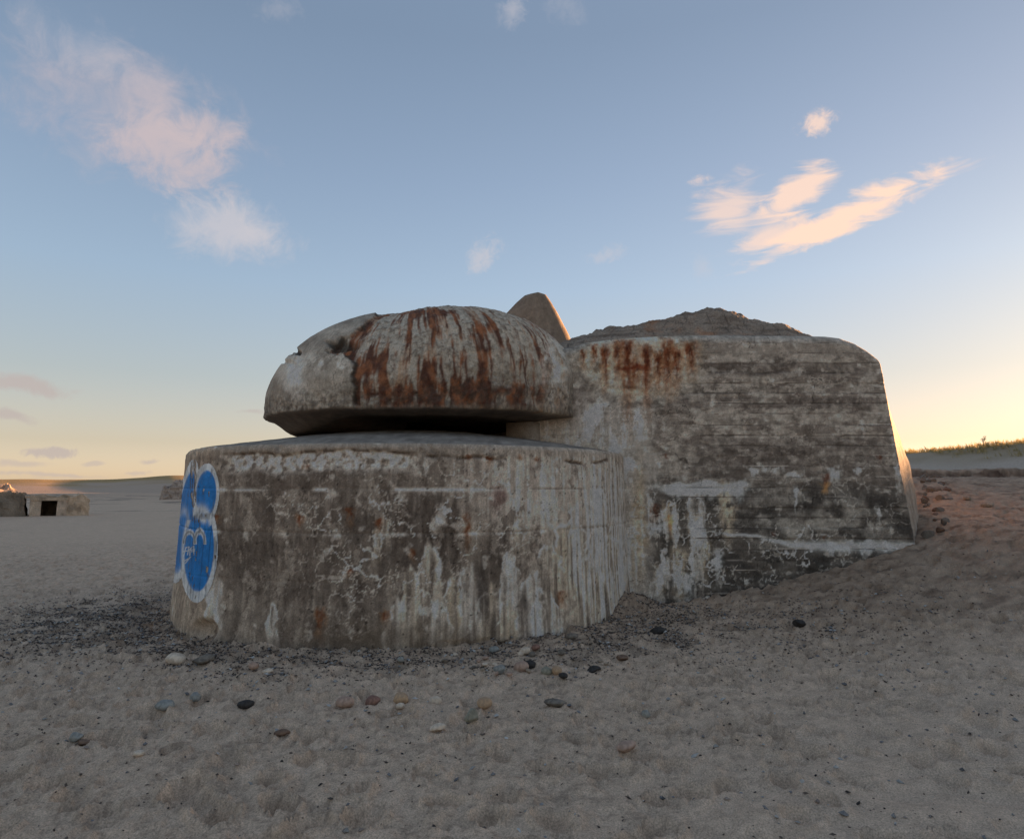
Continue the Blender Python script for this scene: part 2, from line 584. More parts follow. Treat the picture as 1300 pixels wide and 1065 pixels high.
# damp brown sand on the slope beside the block
damp = sstep(1.8, 4.5, gx) * sstep(5.4, 8.2, gy + 0.3 * n_big) * sstep(26, 17, gy) * sstep(22, 14, gx)
gc = lerp(gc, (0.275, 0.218, 0.170), damp * (0.60 + 0.3 * sstep(-0.2, 0.3, n_mid)))
gc = lerp(gc, (0.12, 0.09, 0.070), damp * sstep(0.02, 0.4, n_mid + 0.4 * n_fin) * 0.62)
dry = sstep(0.0, 1.0, (gx - 2.0) / 3.0 + (6.2 - gy) / 3.0) * sstep(8.0, 5.2, gy)
gc = lerp(gc, (0.50, 0.43, 0.365), dry * 0.75)
# peaty face of the eroded bank
dzr = np.gradient(gm, axis=1) / np.maximum(np.gradient(RR, axis=1), 1e-6)
peat = sstep(0.35, 0.9, dzr + 0.15 * n_fin) * sstep(6.0, 7.0, gx) * sstep(13, 15, gy) * sstep(24, 21, gy)
gc = lerp(gc, (0.060, 0.040, 0.031), np.clip(peat * (0.8 + 0.9 * n_mid), 0, 1))
# dunes: pale sand with grassy upper parts
hh, dd_, sd_ = ridge_height(gx, gy)
dune = sstep(2.2, 2.8, gz) * sstep(19, 24, gy)
gc = lerp(gc, (0.40, 0.37, 0.34), dune)
grassy = dune * sstep(3.4, 5.4, gz + 1.6 * fbm(gx * 0.09, gy * 0.16, 51.0, 4))
gc = lerp(gc, (0.22, 0.175, 0.085), grassy * 0.8)
farm = sstep(90, 260, np.hypot(gx, gy)) * (gx < 10)
gc = lerp(gc, (0.43, 0.35, 0.285), farm * 0.8)
streak = sstep(0.18, 0.35, fbm(gx * 0.06, gy * 0.14, 61.0, 3)) * sstep(60, 90, RR) * sstep(300, 200, RR)
gc = lerp(gc, (0.10, 0.09, 0.085), streak * 0.75 * (1 - dune))
V = np.stack([gx, gy, gz], -1).reshape(-1, 3)
me = raw_mesh('sand_beach', V, grid_faces(len(TH), len(RAD), True, False), gc)
ground = link('sand_beach', me, M_SAND)
prop(ground, 'trampled grey brown beach sand rising to dunes', 'beach', kind='structure')


def ground_hit(px, py):
    d = pix_dir(px, py)
    t = np.linspace(1.0, 200, 8000)
    x, y, z = d[0] * t, d[1] * t, HC + d[2] * t
    g = ground_z(x, y)
    i = int(np.argmax(z < g))
    if i == 0:
        i = len(t) - 1
    return np.array([x[i], y[i], g[i]]), t[i] * math.cos(math.atan2(d[2], math.hypot(d[0], d[1])))


# far low hills on the left skyline
def hills():
    az = np.radians(np.linspace(-75, 40, 460))
    rows = np.linspace(0, 1, 22)
    A, R_ = np.meshgrid(az, rows, indexing='ij')
    dist = 360 + 260 * R_ + 30 * np.sin(A * 7)
    x = dist * np.sin(A); y = dist * np.cos(A)
    crest = 7.2 + 1.6 * fbm(A * 6, 0 * A, 3.0, 4) + 3.2 * np.exp(-((A + 0.46) / 0.05) ** 2)
    z = -1.2 + (crest + 1.2) * np.sin(np.clip(R_ * 1.5, 0, 1) * math.pi / 2) + 0.5 * fbm(x * 0.03, y * 0.03, 2.0, 4) * R_
    z = np.where(R_ > 0.85, z - (R_ - 0.85) * 40, z)
    n = fbm(x * 0.02, y * 0.05, 9.0, 4)
    c = np.ones(x.shape + (3,)) * np.array((0.40, 0.34, 0.29))
    c = lerp(c, (0.32, 0.24, 0.105), sstep(0.18, 0.36, R_ + 0.22 * n))
    me = raw_mesh('hills', np.stack([x, y, z], -1).reshape(-1, 3), grid_faces(460, 22, False, False), c)
    o = link('hills', me, M_SAND)
    prop(o, 'low grassy dune hills along the far horizon', 'hills', kind='structure')


hills()

# ------------------------------------------------------------------ the bunker
bunker = empty('bunker', (CX, CY, 0))
prop(bunker, 'large weathered concrete bunker with round wall, domed cupola and square block', 'bunker')


def warp_px(px, py, amt=5.0, sc=0.06, seed=0.0):
    return (px + amt * fbm(px * sc, py * sc, seed, 3), py + amt * fbm(px * sc, py * sc, seed + 20, 3))


def ell(px, py, cx, cy, rx, ry, soft=0.35):
    return sstep(1 + soft, 1 - soft, np.hypot((px - cx) / rx, (py - cy) / ry))


def concrete_base(s, z, seed, dark=(0.115, 0.100, 0.088), light=(0.235, 0.212, 0.188)):
    n = 0.55 * fbm(s * 1.3, z * 1.3, seed, 5, 0.6) + 0.45 * fbm(s * 5.5, z * 1.1, seed + 3, 4, 0.6)
    t = sstep(-0.38, 0.38, n)
    return np.asarray(dark) * (1 - t[..., None]) + np.asarray(light) * t[..., None]


def drips(c, px, py, spots, colr, rx=4.0, length=18.0, seed=0.0, amt=0.9):
    wx, wy = warp_px(px, py, 7.0, 0.10, seed)
    rag = sstep(-0.42, 0.18, fbm(px * 0.16, py * 0.06, seed + 50, 4, 0.65))
    c = c.copy()
    for sp in spots:
        a, b = sp[0], sp[1]
        w = sp[2] if len(sp) > 2 else rx
        L = sp[3] if len(sp) > 3 else length
        sel = (np.abs(px - a) < w * 2 + 14) & (py > b - 22) & (py < b + L * 1.3 + 16)
        t = (wy[sel] - b) / L
        width = w * np.clip(1.0 - 0.5 * t, 0.2, 1.0)
        m = sstep(1.5, 0.2, np.abs(wx[sel] - a) / width) * sstep(-0.15, 0.08, t) * sstep(1.15, 0.2, t) * rag[sel]
        c[sel] = lerp(c[sel], colr, np.clip(m, 0, 1) * amt)
    return c


def crack_web(s, z, cell, width, seed, warp=0.35):
    wx = s + warp * cell * fbm(s / cell * 1.7, z / cell * 1.7, seed, 3)
    wz = z + warp * cell * fbm(s / cell * 1.7, z / cell * 1.7, seed + 9, 3)
    f1, f2, idr, _, _ = worley(wx / cell, wz / cell, int(seed))
    return sstep(width, width * 0.25, (f2 - f1)), idr


def punch(c, gamma=1.5, pivot=0.175, gain=1.85, hi=0.55):
    return np.clip(gain * pivot * (np.clip(c, 0.004, 1) / pivot) ** gamma, 0.018, hi)


def mottle(c, s, z, seed, amt=0.35):
    n = 0.6 * fbm(s * 16, z * 14, seed, 4, 0.7) + 0.3 * fbm(s * 26, z * 4.0, seed + 7, 3, 0.65)
    return c * (1 + amt * 2.0 * np.clip(n, -0.45, 0.5))[..., None]


# ---- round lower wall
def build_round_wall():
    dense = np.radians(np.arange(-192, 6.01, 0.24))
    coarse = np.radians(np.arange(10, 166, 4.0))
    th = np.concatenate([dense, coarse])
    z_wall = np.arange(-0.55, 2.085, 0.0135)
    cone = np.linspace(0, 1, 46)[1:]
    nz, ncn = len(z_wall), len(cone)
    T, Zr = np.meshgrid(th, z_wall, indexing='ij')
    s = T * RB
    n_edge = fbm(s[:, :1] * 1.6, 0 * s[:, :1] + 3.3, 0.0, 4)
    facet_c = math.radians(-153.5)
    dt = np.clip(T - facet_c, -0.38, 0.38)
    r = RB + 0.035 * (1 - np.clip(Zr / 2.1, 0, 1)) + 0.02 * np.exp(-((Zr) / 0.35) ** 2)
    flat = RB * (1 / np.cos(dt) - 1) * sstep(0.85, 0.36, np.abs(T - facet_c))
    r = r + 0.42 * flat
    x0 = CX + r * np.cos(T); y0 = CY + r * np.sin(T)
    px, py = proj(x0, y0, Zr)
    wx, wy = warp_px(px, py, 9, 0.05, 2.0)
    # relief: boards, pours, spalls
    brd = (s / 0.118 + 0.10 * fbm(s * 2, Zr * 0.4, 5.0, 2))
    seam = np.exp(-((brd - np.round(brd)) * 0.118 / 0.010) ** 2)
    bid = np.floor(brd + 0.5)
    bo = (np.sin(bid * 12.9898) * 43758.5453) % 1.0
    seam_on = sstep(-0.15, 0.25, fbm(s * 1.1, Zr * 1.6, 15.0, 3))
    disp = 0.007 * fbm(s * 2.5, Zr * 2.5, 7.0, 4) + 0.0045 * fbm(s * 16, Zr * 12, 8.0, 3)
    disp = disp + 0.004 * (bo - 0.5) - 0.0022 * seam * seam_on
    for zl, amp in ((0.62, 0.004), (1.13, 0.009), (1.60, 0.005)):
        disp = disp - amp * np.exp(-((Zr - zl - 0.006 * fbm(s * 3, 0 * s, zl, 2)) / 0.012) ** 2)
    # spalled strip under the rim
    left_sp = sstep(275, 300, wx) * sstep(560, 500, wx)
    sp_top = 1.985 + 0.06 * n_edge
    sp_bot = 1.80 + 0.10 * fbm(s[:, :1] * 2.3, 0 * s[:, :1] + 8.3, 0.0, 4)
    sp = left_sp * sstep(0.03, -0.01, Zr - sp_top) * sstep(-0.06, 0.06, Zr - sp_bot)
    disp = disp - sp * (0.030 + 0.03 * fbm(s * 9, Zr * 9, 17.0, 4))
    # broken line below the rim on the right
    cl = 1.93 + 0.07 * fbm(s[:, :1] * 2.4, 0 * s[:, :1] + 5.3, 0.0, 4)
    crk = np.exp(-((Zr - cl) / 0.016) ** 2) * sstep(520, 560, px) * sstep(-0.12, 0.12, fbm(s * 1.9, Zr * 3, 27.0, 3)) * 1.2
    disp = disp - 0.028 * np.clip(crk, 0, 1)
    # hollow at the foot on the left
    notch = ell(px, py, 260, 800, 13, 12, 0.5)
    disp = disp - 0.10 * notch
    foot = ell(wx, wy, 640, 822, 90, 8, 0.5)
    disp = disp - 0.03 * foot
    # chips along the rim
    chip = sstep(0.10, 0.34, fbm(s * 4, Zr * 3 + 3, 23.0, 3)) * sstep(1.95, 2.06, Zr)
    disp = disp - 0.028 * chip
    r2 = r + disp
    # rounding at the rim
    rim = sstep(2.02, 2.09, Zr)
    r2 = r2 - 0.03 * rim ** 2
    xw = CX + r2 * np.cos(T); yw = CY + r2 * np.sin(T)

    # ---------------- colour
    c = concrete_base(s, Zr, 100.0, (0.105, 0.090, 0.078), (0.198, 0.178, 0.156))
    board_t = ((bo - 0.5) * 0.34 * sstep(-0.3, 0.3, fbm(s * 0.7, Zr * 0.8, 13.0, 2)))
    c = c * (1 + board_t[..., None])
    streak = fbm(s * 8.5, Zr * 0.55, 120.0, 4, 0.6)
    streak2 = fbm(s * 19, Zr * 1.0, 124.0, 3, 0.6)
    dark_zone = ell(wx, wy, 430, 690, 190, 130, 0.5) * 0.75 + ell(wx, wy, 600, 650, 130, 60, 0.5) * 0.45
    c = lerp(c, (0.068, 0.056, 0.048), np.clip(dark_zone * sstep(-0.55, 0.35, streak + 0.5 * fbm(s * 2, Zr * 2, 131.0, 3)), 0, 1) * 0.80)
    # pale wash down from the rim
    wash = sstep(0.02, 0.42, streak + 0.25 * streak2) * sstep(540, 590, wy) * sstep(760, 590, wy)
    c = lerp(c, (0.35, 0.325, 0.295), wash * (0.14 + 0.26 * sstep(420, 640, px)))
    c = lerp(c, (0.33, 0.30, 0.27), ell(wx, wy, 700, 620, 110, 55, 0.6) * (0.45 + 0.4 * sstep(-0.2, 0.3, streak2)))
    flake = sstep(0.14, 0.19, fbm(s * 4.0, Zr * 2.4, 133.0, 6, 0.68) + 0.10 * streak)
    c = lerp(c, (0.30, 0.275, 0.245), flake * 0.28)
    scab = sstep(0.15, 0.20, fbm(s * 5.0, Zr * 2.8, 137.0, 6, 0.68))
    c = lerp(c, (0.07, 0.058, 0.05), scab * 0.5)
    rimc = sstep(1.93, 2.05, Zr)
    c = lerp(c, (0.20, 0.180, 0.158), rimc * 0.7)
    c = lerp(c, (0.40, 0.37, 0.335), sp * sstep(-0.35, 0.15, fbm(s * 13, Zr * 13, 140.0, 4)) * 0.75)
    c = lerp(c, (0.05, 0.040, 0.033), np.clip(crk, 0, 1) * 0.75 + 0 * s)
    spedge = np.exp(-((Zr - sp_top - 0.005) / 0.016) ** 2) * left_sp * sstep(-0.25, 0.15, fbm(s * 5, Zr * 3, 143.0, 3))
    c = lerp(c, (0.045, 0.035, 0.028), np.clip(spedge, 0, 1) * 0.8)
    # limewash tongues running down below the pour line
    tr = np.random.default_rng(5)
    tongues = [(505, 760, 22), (520, 720, 14), (548, 690, 20), (575, 735, 16), (602, 712, 17), (622, 742, 20), (648, 698, 18), (672, 725, 20), (700, 690, 22),
               (722, 660, 24), (748, 700, 24), (772, 680, 22), (690, 745, 24), (560, 765, 20), (640, 765, 18), (476, 668, 9), (488, 650, 8), (604, 660, 9), (655, 655, 10),
               (735, 640, 14), (760, 620, 14), (784, 655, 16), (780, 730, 22), (540, 742, 10), (350, 770, 10), (271, 745, 10)]
    for (tx, ty, tw) in tongues:
        tx += tr.uniform(-4, 4); big = tw > 12
        k = tr.uniform(0, 1)
        sel = (np.abs(px - tx) < tw * 2 + 16) & (py > ty - 20)
        qx, qy, qs, qz, qw = px[sel], py[sel], s[sel], Zr[sel], wx[sel]
        wob_x = tx + 9 * fbm(qy * 0.035, 0 * qy + tx, 0.0, 3)
        half = tw * (0.75 + 0.55 * fbm(qy * 0.04, 0 * qy + tx * 0.37, 4.0, 4)) * (0.75 + 0.4 * sstep(ty, ty + 60, qy))
        q = (qw * 0.5 + qx * 0.5 - wob_x) / half
        top = ty + tw * 0.7 * q * q + 14 * fbm(qx * 0.1, 0 * qx, tx, 4)
        ins = sstep(1.12, 0.90, np.abs(q)) * sstep(-4, 4, qy - top) * sstep(ty + (135 if big else 60), ty + (70 if big else 15), qy)
        edge = np.exp(-((np.abs(q) - 0.94) / 0.11) ** 2) * sstep(-2, 6, qy - top) + np.exp(-((qy - top - 2) / 3.5) ** 2) * (np.abs(q) < 1.0)
        edge = edge * sstep(ty + 80, ty + 10, qy) * sstep(-0.15, 0.25, fbm(qs * 7, qz * 5, tx, 4))
        tone = np.array((0.30, 0.262, 0.21)) * (1 - k) + np.array((0.35, 0.335, 0.315)) * k
        cq = lerp(c[sel], tone, ins * np.clip(0.46 + 1.2 * streak2[sel] + 0.7 * streak[sel], 0.05, 0.72))
        c[sel] = lerp(cq, (0.52, 0.505, 0.475), np.clip(edge, 0, 1) * (0.55 if big else 0.4))
    c = lerp(c, (0.43, 0.415, 0.39), ell(wx, wy, 765, 690, 34, 95, 0.5) * np.clip(0.2 + 1.7 * streak2 + 1.0 * streak, 0, 0.7))
    # dark gaps between the tongues
    gap = sstep(0.12, 0.42, fbm(s * 4.5, Zr * 1.0, 151.0, 3)) * sstep(690, 730, py) * sstep(490, 520, px)
    c = lerp(c, (0.055, 0.047, 0.042), gap * 0.72)
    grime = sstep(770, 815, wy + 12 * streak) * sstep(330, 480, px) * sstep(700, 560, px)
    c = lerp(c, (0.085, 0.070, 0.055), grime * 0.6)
    # webs of white lime in the cracks
    web, _ = crack_web(s, Zr, 0.24, 0.075, 31, 0.55)
    web2, _ = crack_web(s, Zr, 0.12, 0.085, 47, 0.5)
    zone = np.clip(ell(wx, wy, 560, 655, 130, 60, 0.7) + ell(wx, wy, 470, 730, 90, 60, 0.8) * 0.75 + ell(wx, wy, 380, 640, 70, 40, 0.8) * 0.6, 0, 1)
    on = sstep(-0.15, 0.15, fbm(s * 2.2, Zr * 2.2, 160.0, 3))
    on2 = sstep(0.02, 0.26, fbm(s * 2.6, Zr * 2.6, 166.0, 3))
    c = lerp(c, (0.48, 0.455, 0.42), web * zone * on * 0.55)
    c = lerp(c, (0.42, 0.395, 0.36), web2 * np.clip(zone + 0.35, 0, 1) * on2 * 0.4)
    c = lerp(c, (0.44, 0.42, 0.39), sstep(0.30, 0.5, fbm(s * 6, Zr * 5, 170.0, 4) + 0.12 * zone) * 0.32)
    # lime on the pour joints
    for zl in (1.13, 1.60):
        j = np.exp(-((Zr - zl + 0.012) / 0.02) ** 2) * sstep(0.05, 0.35, fbm(s * 2.2, 0 * s + zl, 177.0, 4))
        c = lerp(c, (0.46, 0.44, 0.41), j * 0.65)
        j2 = np.exp(-((Zr - zl) / 0.010) ** 2) * sstep(-0.2, 0.2, fbm(s * 1.2, 0 * s + zl, 187.0, 3))
        c = lerp(c, (0.05, 0.042, 0.036), j2 * 0.55)
    c = lerp(c, (0.07, 0.06, 0.052), seam * seam_on * 0.15)
    # small holes
    h1, _, hid, _, _ = worley(s / 0.17, Zr / 0.17, 77)
    hole = sstep(0.085, 0.04, h1) * (hid > 0.62)
    c = lerp(c, (0.03, 0.024, 0.02), hole * 0.75)
    # rust
    rust_spots = [(444, 645, 4, 22), (381, 655, 3.5, 14), (482, 660, 4, 14), (406, 774, 6, 34), (490, 776, 6, 14), (593, 655, 3.5, 42), (621, 580, 4, 9), (595, 578, 3.5, 8),
                  (524, 697, 3, 16), (276, 655, 3, 8), (388, 590, 5, 5), (660, 578, 2.5, 5), (681, 581, 2.5, 5), (712, 752, 5, 20), (444, 725, 3, 7)]
    c = drips(c, px, py, [(a, b, w * 1.7, L * 1.4) for a, b, w, L in rust_spots], (0.16, 0.095, 0.05), seed=3.0, amt=0.5)
    c = drips(c, px, py, rust_spots, (0.105, 0.046, 0.024), seed=4.0, amt=0.85)
    c = lerp(c, (0.09, 0.055, 0.05), ell(wx, wy, 632, 632, 10, 16, 0.6) * 0.6)
    # left flank: greyer smooth face
    flank = sstep(279, 268, px + 2 * fbm(py * 0.1, 0 * py, 3.0, 2))
    c = lerp(c, c * np.array((1.12, 1.08, 1.02)) + 0.02, flank * 0.8)
    c = lerp(c, (0.40, 0.385, 0.36), ell(wx, wy, 275, 765, 6, 40, 0.6) * (0.35 + 0.4 * sstep(-0.1, 0.3, streak2)))

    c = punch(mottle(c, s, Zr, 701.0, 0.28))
    # sloping top behind the rim
    Tc, K = np.meshgrid(th, cone, indexing='ij')
    rc = (RB - 0.03) * (1 - K) + 0.9 * K
    zc = 2.085 + 0.33 * (1 - (1 - K) ** 1.25)
    rc = rc - 0.02 * sstep(0.1, 0.0, K)
    zc = zc + 0.012 * fbm(rc * np.cos(Tc) * 3, rc * np.sin(Tc) * 3, 6.0, 4)
    edge_r = r2[:, -1:]
    rc = rc + (edge_r - (RB - 0.03)) * (1 - K) ** 6
    xc = CX + rc * np.cos(Tc); yc = CY + rc * np.sin(Tc)
    cc = concrete_base(xc * 1.5, yc * 1.5, 210.0, (0.15, 0.135, 0.12), (0.29, 0.265, 0.235))
    X = np.concatenate([xw, xc], 1); Y = np.concatenate([yw, yc], 1); Z = np.concatenate([Zr, zc], 1)
    C_ = np.concatenate([c, cc], 1)
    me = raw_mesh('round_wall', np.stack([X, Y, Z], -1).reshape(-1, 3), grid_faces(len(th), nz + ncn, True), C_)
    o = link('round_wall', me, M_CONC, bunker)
    o['label'] = 'streaked round lower wall with lime stains and cracks'
    return o


round_wall = build_round_wall()


# ---- blue graffiti on the left flank of the round wall
def build_graffiti():
    th = np.radians(np.arange(-190, -119, 0.12))
    z = np.arange(0.15, 2.0, 0.0065)
    T, Zr = np.meshgrid(th, z, indexing='ij')
    s = T * RB
    facet_c = math.radians(-153.5)
    dt = np.clip(T - facet_c, -0.38, 0.38)
    r = RB + 0.035 * (1 - np.clip(Zr / 2.1, 0, 1)) + 0.02 * np.exp(-((Zr) / 0.35) ** 2)
    r = r + 0.42 * RB * (1 / np.cos(dt) - 1) * sstep(0.85, 0.36, np.abs(T - facet_c))
    brd = (s / 0.118 + 0.10 * fbm(s * 2, Zr * 0.4, 5.0, 2))
    seam = np.exp(-((brd - np.round(brd)) * 0.118 / 0.010) ** 2)
    bo = (np.sin(np.floor(brd + 0.5) * 12.9898) * 43758.5453) % 1.0
    seam_on = sstep(-0.15, 0.25, fbm(s * 1.1, Zr * 1.6, 15.0, 3))
    disp = 0.007 * fbm(s * 2.5, Zr * 2.5, 7.0, 4) + 0.0045 * fbm(s * 16, Zr * 12, 8.0, 3) + 0.004 * (bo - 0.5) - 0.0022 * seam * seam_on
    for zl, amp in ((0.62, 0.004), (1.13, 0.009), (1.60, 0.005)):
        disp = disp - amp * np.exp(-((Zr - zl - 0.006 * fbm(s * 3, 0 * s, zl, 2)) / 0.012) ** 2)
    r = r + disp + 0.005
    x = CX + r * np.cos(T); y = CY + r * np.sin(T)
    px, py = proj(x, y, Zr)

    def e(cx, cy, rx, ry, tilt=0.0):
        t = math.radians(tilt)
        a = (px - cx) * math.cos(t) + (py - cy) * math.sin(t)
        b = -(px - cx) * math.sin(t) + (py - cy) * math.cos(t)
        # distance in pixels from the outline, negative inside
        k = np.hypot(a / rx, b / ry)
        return (k - 1) * min(rx, ry) * 1.0
    lower = e(252.5, 699, 19.0, 52, 3)
    upright = e(261.5, 627, 13, 30, 3)
    leftup = e(236, 650, 9.5, 52, 9)
    leftlow = e(229, 688, 9.5, 40, 7)
    wrap = np.minimum(leftup, leftlow)
    blue = np.minimum(np.minimum(lower, upright), wrap)
    white = np.minimum(np.minimum(lower - 5.2, upright - 4.0), np.minimum(wrap - 3.0, blue - 2.5))
    wear = fbm(s * 11, Zr * 6, 301.0, 4)
    wear2 = fbm(s * 26, Zr * 9, 305.0, 3)
    keep = (white < 0.6 * wear) & (wear2 + 0.5 * wear < 0.50)
    flk = ell(px, py, 246, 612, 5, 34, 0.4) * sstep(-0.05, 0.15, wear2 + 0.4 * wear)
    keep &= flk < 0.6
    fade = ell(px, py, 262, 655, 16, 4, 0.4) * sstep(-0.2, 0.1, wear)
    BLUE = np.array((0.025, 0.22, 0.56)); WHITE = np.array((0.78, 0.75, 0.70))
    c = np.ones(px.shape + (3,)) * WHITE
    c = lerp(c, BLUE, sstep(0.6, -0.6, blue))
    # white outlines between the shapes
    lines = np.exp(-(np.where(upright < 6, lower, 99) / 2.6) ** 2) * (py < 672) + np.exp(-(np.where(lower > -1, leftlow, 99) / 1.4) ** 2) * 0.5
    lines = lines + np.exp(-((lower - 1.5) / 1.8) ** 2) * (px < 252) * (py > 660) + np.exp(-((upright - 1.5) / 1.8) ** 2) * (px < 262)
    # arched figure inside the lower oval
    t1 = np.abs(np.hypot((px - 240.5) / 7.5, (py - 690) / 15) - 1) * 7.5
    t2 = np.abs(np.hypot((px - 253.5) / 6.5, (py - 690) / 16) - 1) * 6.5
    arch = sstep(2.4, 1.2, np.where(py < 691, np.minimum(t1, t2), 99))
    inner = sstep(1.0, 0.4, np.where(py < 690, np.minimum(t1, t2), 99))
    lines = np.clip(np.maximum(lines, arch), 0, 1)
    c = lerp(c, WHITE * 0.92, lines * 0.9)
    c = lerp(c, (0.26, 0.235, 0.20), inner * 0.75)
    # small white hand-written tag
    strokes = [((236, 695), (233, 706)), ((236, 695), (240, 694)), ((240, 694), (238, 704)), ((241, 697), (241, 705)), ((241, 697), (246, 693)), ((243, 700), (247, 699)),
               ((246, 693), (246, 704)), ((234, 712), (242, 707)), ((235, 715), (240, 709)), ((233, 700), (247, 697))]
    for (a, b) in strokes:
        ax, ay = a; bx, by = b
        L = (bx - ax) ** 2 + (by - ay) ** 2
        t = np.clip(((px - ax) * (bx - ax) + (py - ay) * (by - ay)) / L, 0, 1)
        dd = np.hypot(px - ax - t * (bx - ax), py - ay - t * (by - ay))
        c = lerp(c, WHITE, sstep(1.0, 0.35, dd) * 0.85)
    c = lerp(c, (0.35, 0.34, 0.32), fade * 0.8)
    c = c * (1 + 0.5 * fbm(s * 6, Zr * 2, 311.0, 4))[..., None]
    c = lerp(c, (0.16, 0.15, 0.14), sstep(0.16, 0.34, fbm(s * 12, Zr * 3.5, 315.0, 4, 0.65)) * 0.6)
    c = lerp(c, (0.02, 0.07, 0.17), seam * seam_on * 0.6)
    q = grid_faces(len(th), len(z))
    ok = keep.reshape(-1)[q].all(axis=1)
    q = q[ok]
    used = np.unique(q)
    remap = np.zeros(px.size, int); remap[used] = np.arange(len(used))
    me = raw_mesh('graffiti', np.stack([x, y, Zr], -1).reshape(-1, 3)[used], remap[q], c.reshape(-1, 3)[used])
    o = link('graffiti', me, M_PAINT, round_wall)
    me.transform(Matrix.Translation((-CX, -CY, 0))) if o.parent.parent is None else None
    o['label'] = 'blue balloon letter graffiti with white outline and small white tag'


build_graffiti()


# ---- domed cupola
DOME_R, DOME_H, DOME_Z = 2.27, 1.68, 2.61
DCX = CX + 0.03


def build_dome():
    th = np.concatenate([np.radians(np.arange(-195, 20.01, 0.30)), np.radians(np.arange(24, 164, 4.0))])
    phi = np.concatenate([np.linspace(0, 7, 30), np.linspace(7.4, 62, 145), np.linspace(63, 90, 30)])
    phi = np.clip(np.radians(phi), 0, math.pi / 2 - 1e-4)
    T, P = np.meshgrid(th, phi, indexing='ij')
    s = T * DOME_R
    n_rim = fbm(np.cos(T) * 3.2, np.sin(T) * 3.2, 2.0, 4)
    expo = 2.0 / (2.1 + 1.3 * sstep(-0.25, 0.75, np.cos(T)))            # fuller towards the block
    Rm = DOME_R + 0.24 * sstep(0.2, 0.9, np.cos(T))
    r = Rm * np.cos(P) ** expo; z = DOME_Z + DOME_H * np.sin(P) ** expo
    x = DCX + r * np.cos(T); y = CY + r * np.sin(T)
    px, py = proj(x, y, z)
    front = np.sin(T) < 0.3
    wx, wy = warp_px(px, py, 9, 0.06, 40.0)
    # left edge of the broken skin, by height in the photograph
    bx = np.interp(wy, [392, 402, 420, 436, 446, 452, 462, 512, 530], [486, 476, 452, 424, 416, 440, 449, 448, 452])
    spall = sstep(-2.5, 2.5, wx - bx) * front
    spall = spall * sstep(726, 712, wx)
    rough = fbm(x * 5, y * 5, z * 5, 5, 0.6)
    rough2 = fbm(x * 16, y * 16, z * 16, 3, 0.6)
    d = 0.008 * fbm(x * 2, y * 2, z * 2, 4) + 0.004 * rough2
    d = d - spall * (0.045 + 0.035 * rough + 0.014 * rough2)
    hole = ell(wx, wy, 374, 448, 6, 4, 0.5) * front
    hole2 = ell(wx, wy, 364, 459, 9, 3, 0.5) * front
    d = d - 0.06 * hole - 0.03 * hole2
    lipn = ell(wx, wy, 432, 436, 18, 5, 0.5) * front
    d = d - 0.05 * lipn
    # broken lower rim
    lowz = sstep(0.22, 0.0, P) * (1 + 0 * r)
    d = d - lowz * (0.03 + 0.07 * n_rim + 0.05 * rough)
    # rebar grid bedded in the spall
    sv = s / 0.155 + 0.45 * fbm(s * 2.2, z * 2.2, 88.0, 3)
    vbar = np.exp(-((sv - np.round(sv)) * 0.155 / 0.020) ** 2)
    zb = (z - 2.80) / 0.30
    hbar = np.exp(-((zb - np.round(zb)) * 0.30 / 0.022) ** 2)
    vbar = vbar * sstep(1.15, 0.75, P)
    vis = sstep(0.0, 0.3, fbm(x * 3, y * 3, z * 2, 3))
    d = d + spall * 0.005 * np.maximum(vbar, hbar) * vis
    nx = np.cos(P) / DOME_R * np.cos(T); ny = np.cos(P) / DOME_R * np.sin(T); nz_ = np.sin(P) / DOME_H
    nl = np.sqrt(nx ** 2 + ny ** 2 + nz_ ** 2)
    x2 = x + d * nx / nl; y2 = y + d * ny / nl; z2 = z + d * nz_ / nl
    # colour
    c = concrete_base(x * 1.2 + y * 0.3, z * 1.8, 400.0, (0.135, 0.122, 0.105), (0.235, 0.217, 0.19))
    c = lerp(c, (0.37, 0.36, 0.34), ell(wx, wy, 374, 478, 14, 28, 0.7) * 0.55 * front)
    c = lerp(c, (0.38, 0.365, 0.335), ell(wx, wy, 425, 462, 40, 14, 0.7) * sstep(-0.2, 0.3, rough) * 0.6 * front)
    c = lerp(c, (0.235, 0.218, 0.19), spall * (0.45 + 0.45 * sstep(-0.3, 0.3, rough2)))
    c = lerp(c, (0.10, 0.085, 0.07), spall * sstep(0.05, 0.4, -rough2 - 0.4 * rough) * 0.6)
    # rust
    stk = fbm(s * 6.0, z * 0.9, 420.0, 4, 0.6)
    stk2 = fbm(s * 11.0, z * 2.4, 424.0, 4, 0.6)
    patch = fbm(x * 1.7, y * 1.7, z * 1.7 + 3, 4)
    lowr = sstep(470, 500, wy)
    rust = sstep(-0.02, 0.30, stk + 0.45 * stk2 + 0.75 * patch + 0.34 * lowr + 0.02)
    below = sstep(-0.1, 0.45, stk2) * vbar * vis
    rust = np.maximum(rust, np.clip(vbar * sstep(-0.15, 0.2, stk2 + 0.6 * patch), 0, 1))
    rust = np.maximum(rust, vbar * sstep(-0.35, 0.05, stk2 + 0.4 * patch) * sstep(436, 456, wy) * sstep(-0.3, 0.1, rough))
    band = np.exp(-((wy - 497) / 4.5) ** 2) * sstep(440, 470, wx) * sstep(700, 640, wx)
    band = band + 0.7 * np.exp(-((wy - 481) / 3.0) ** 2) * sstep(-0.05, 0.2, stk2) * sstep(455, 475, wx) * sstep(650, 600, wx)
    rust = np.clip(np.maximum(rust, band * sstep(-0.5, 0.0, stk2 + 0.3)), 0, 1) * spall * sstep(520, 511, wy)
    rust = rust * sstep(716, 690, wx + 0.15 * (wy - 440))
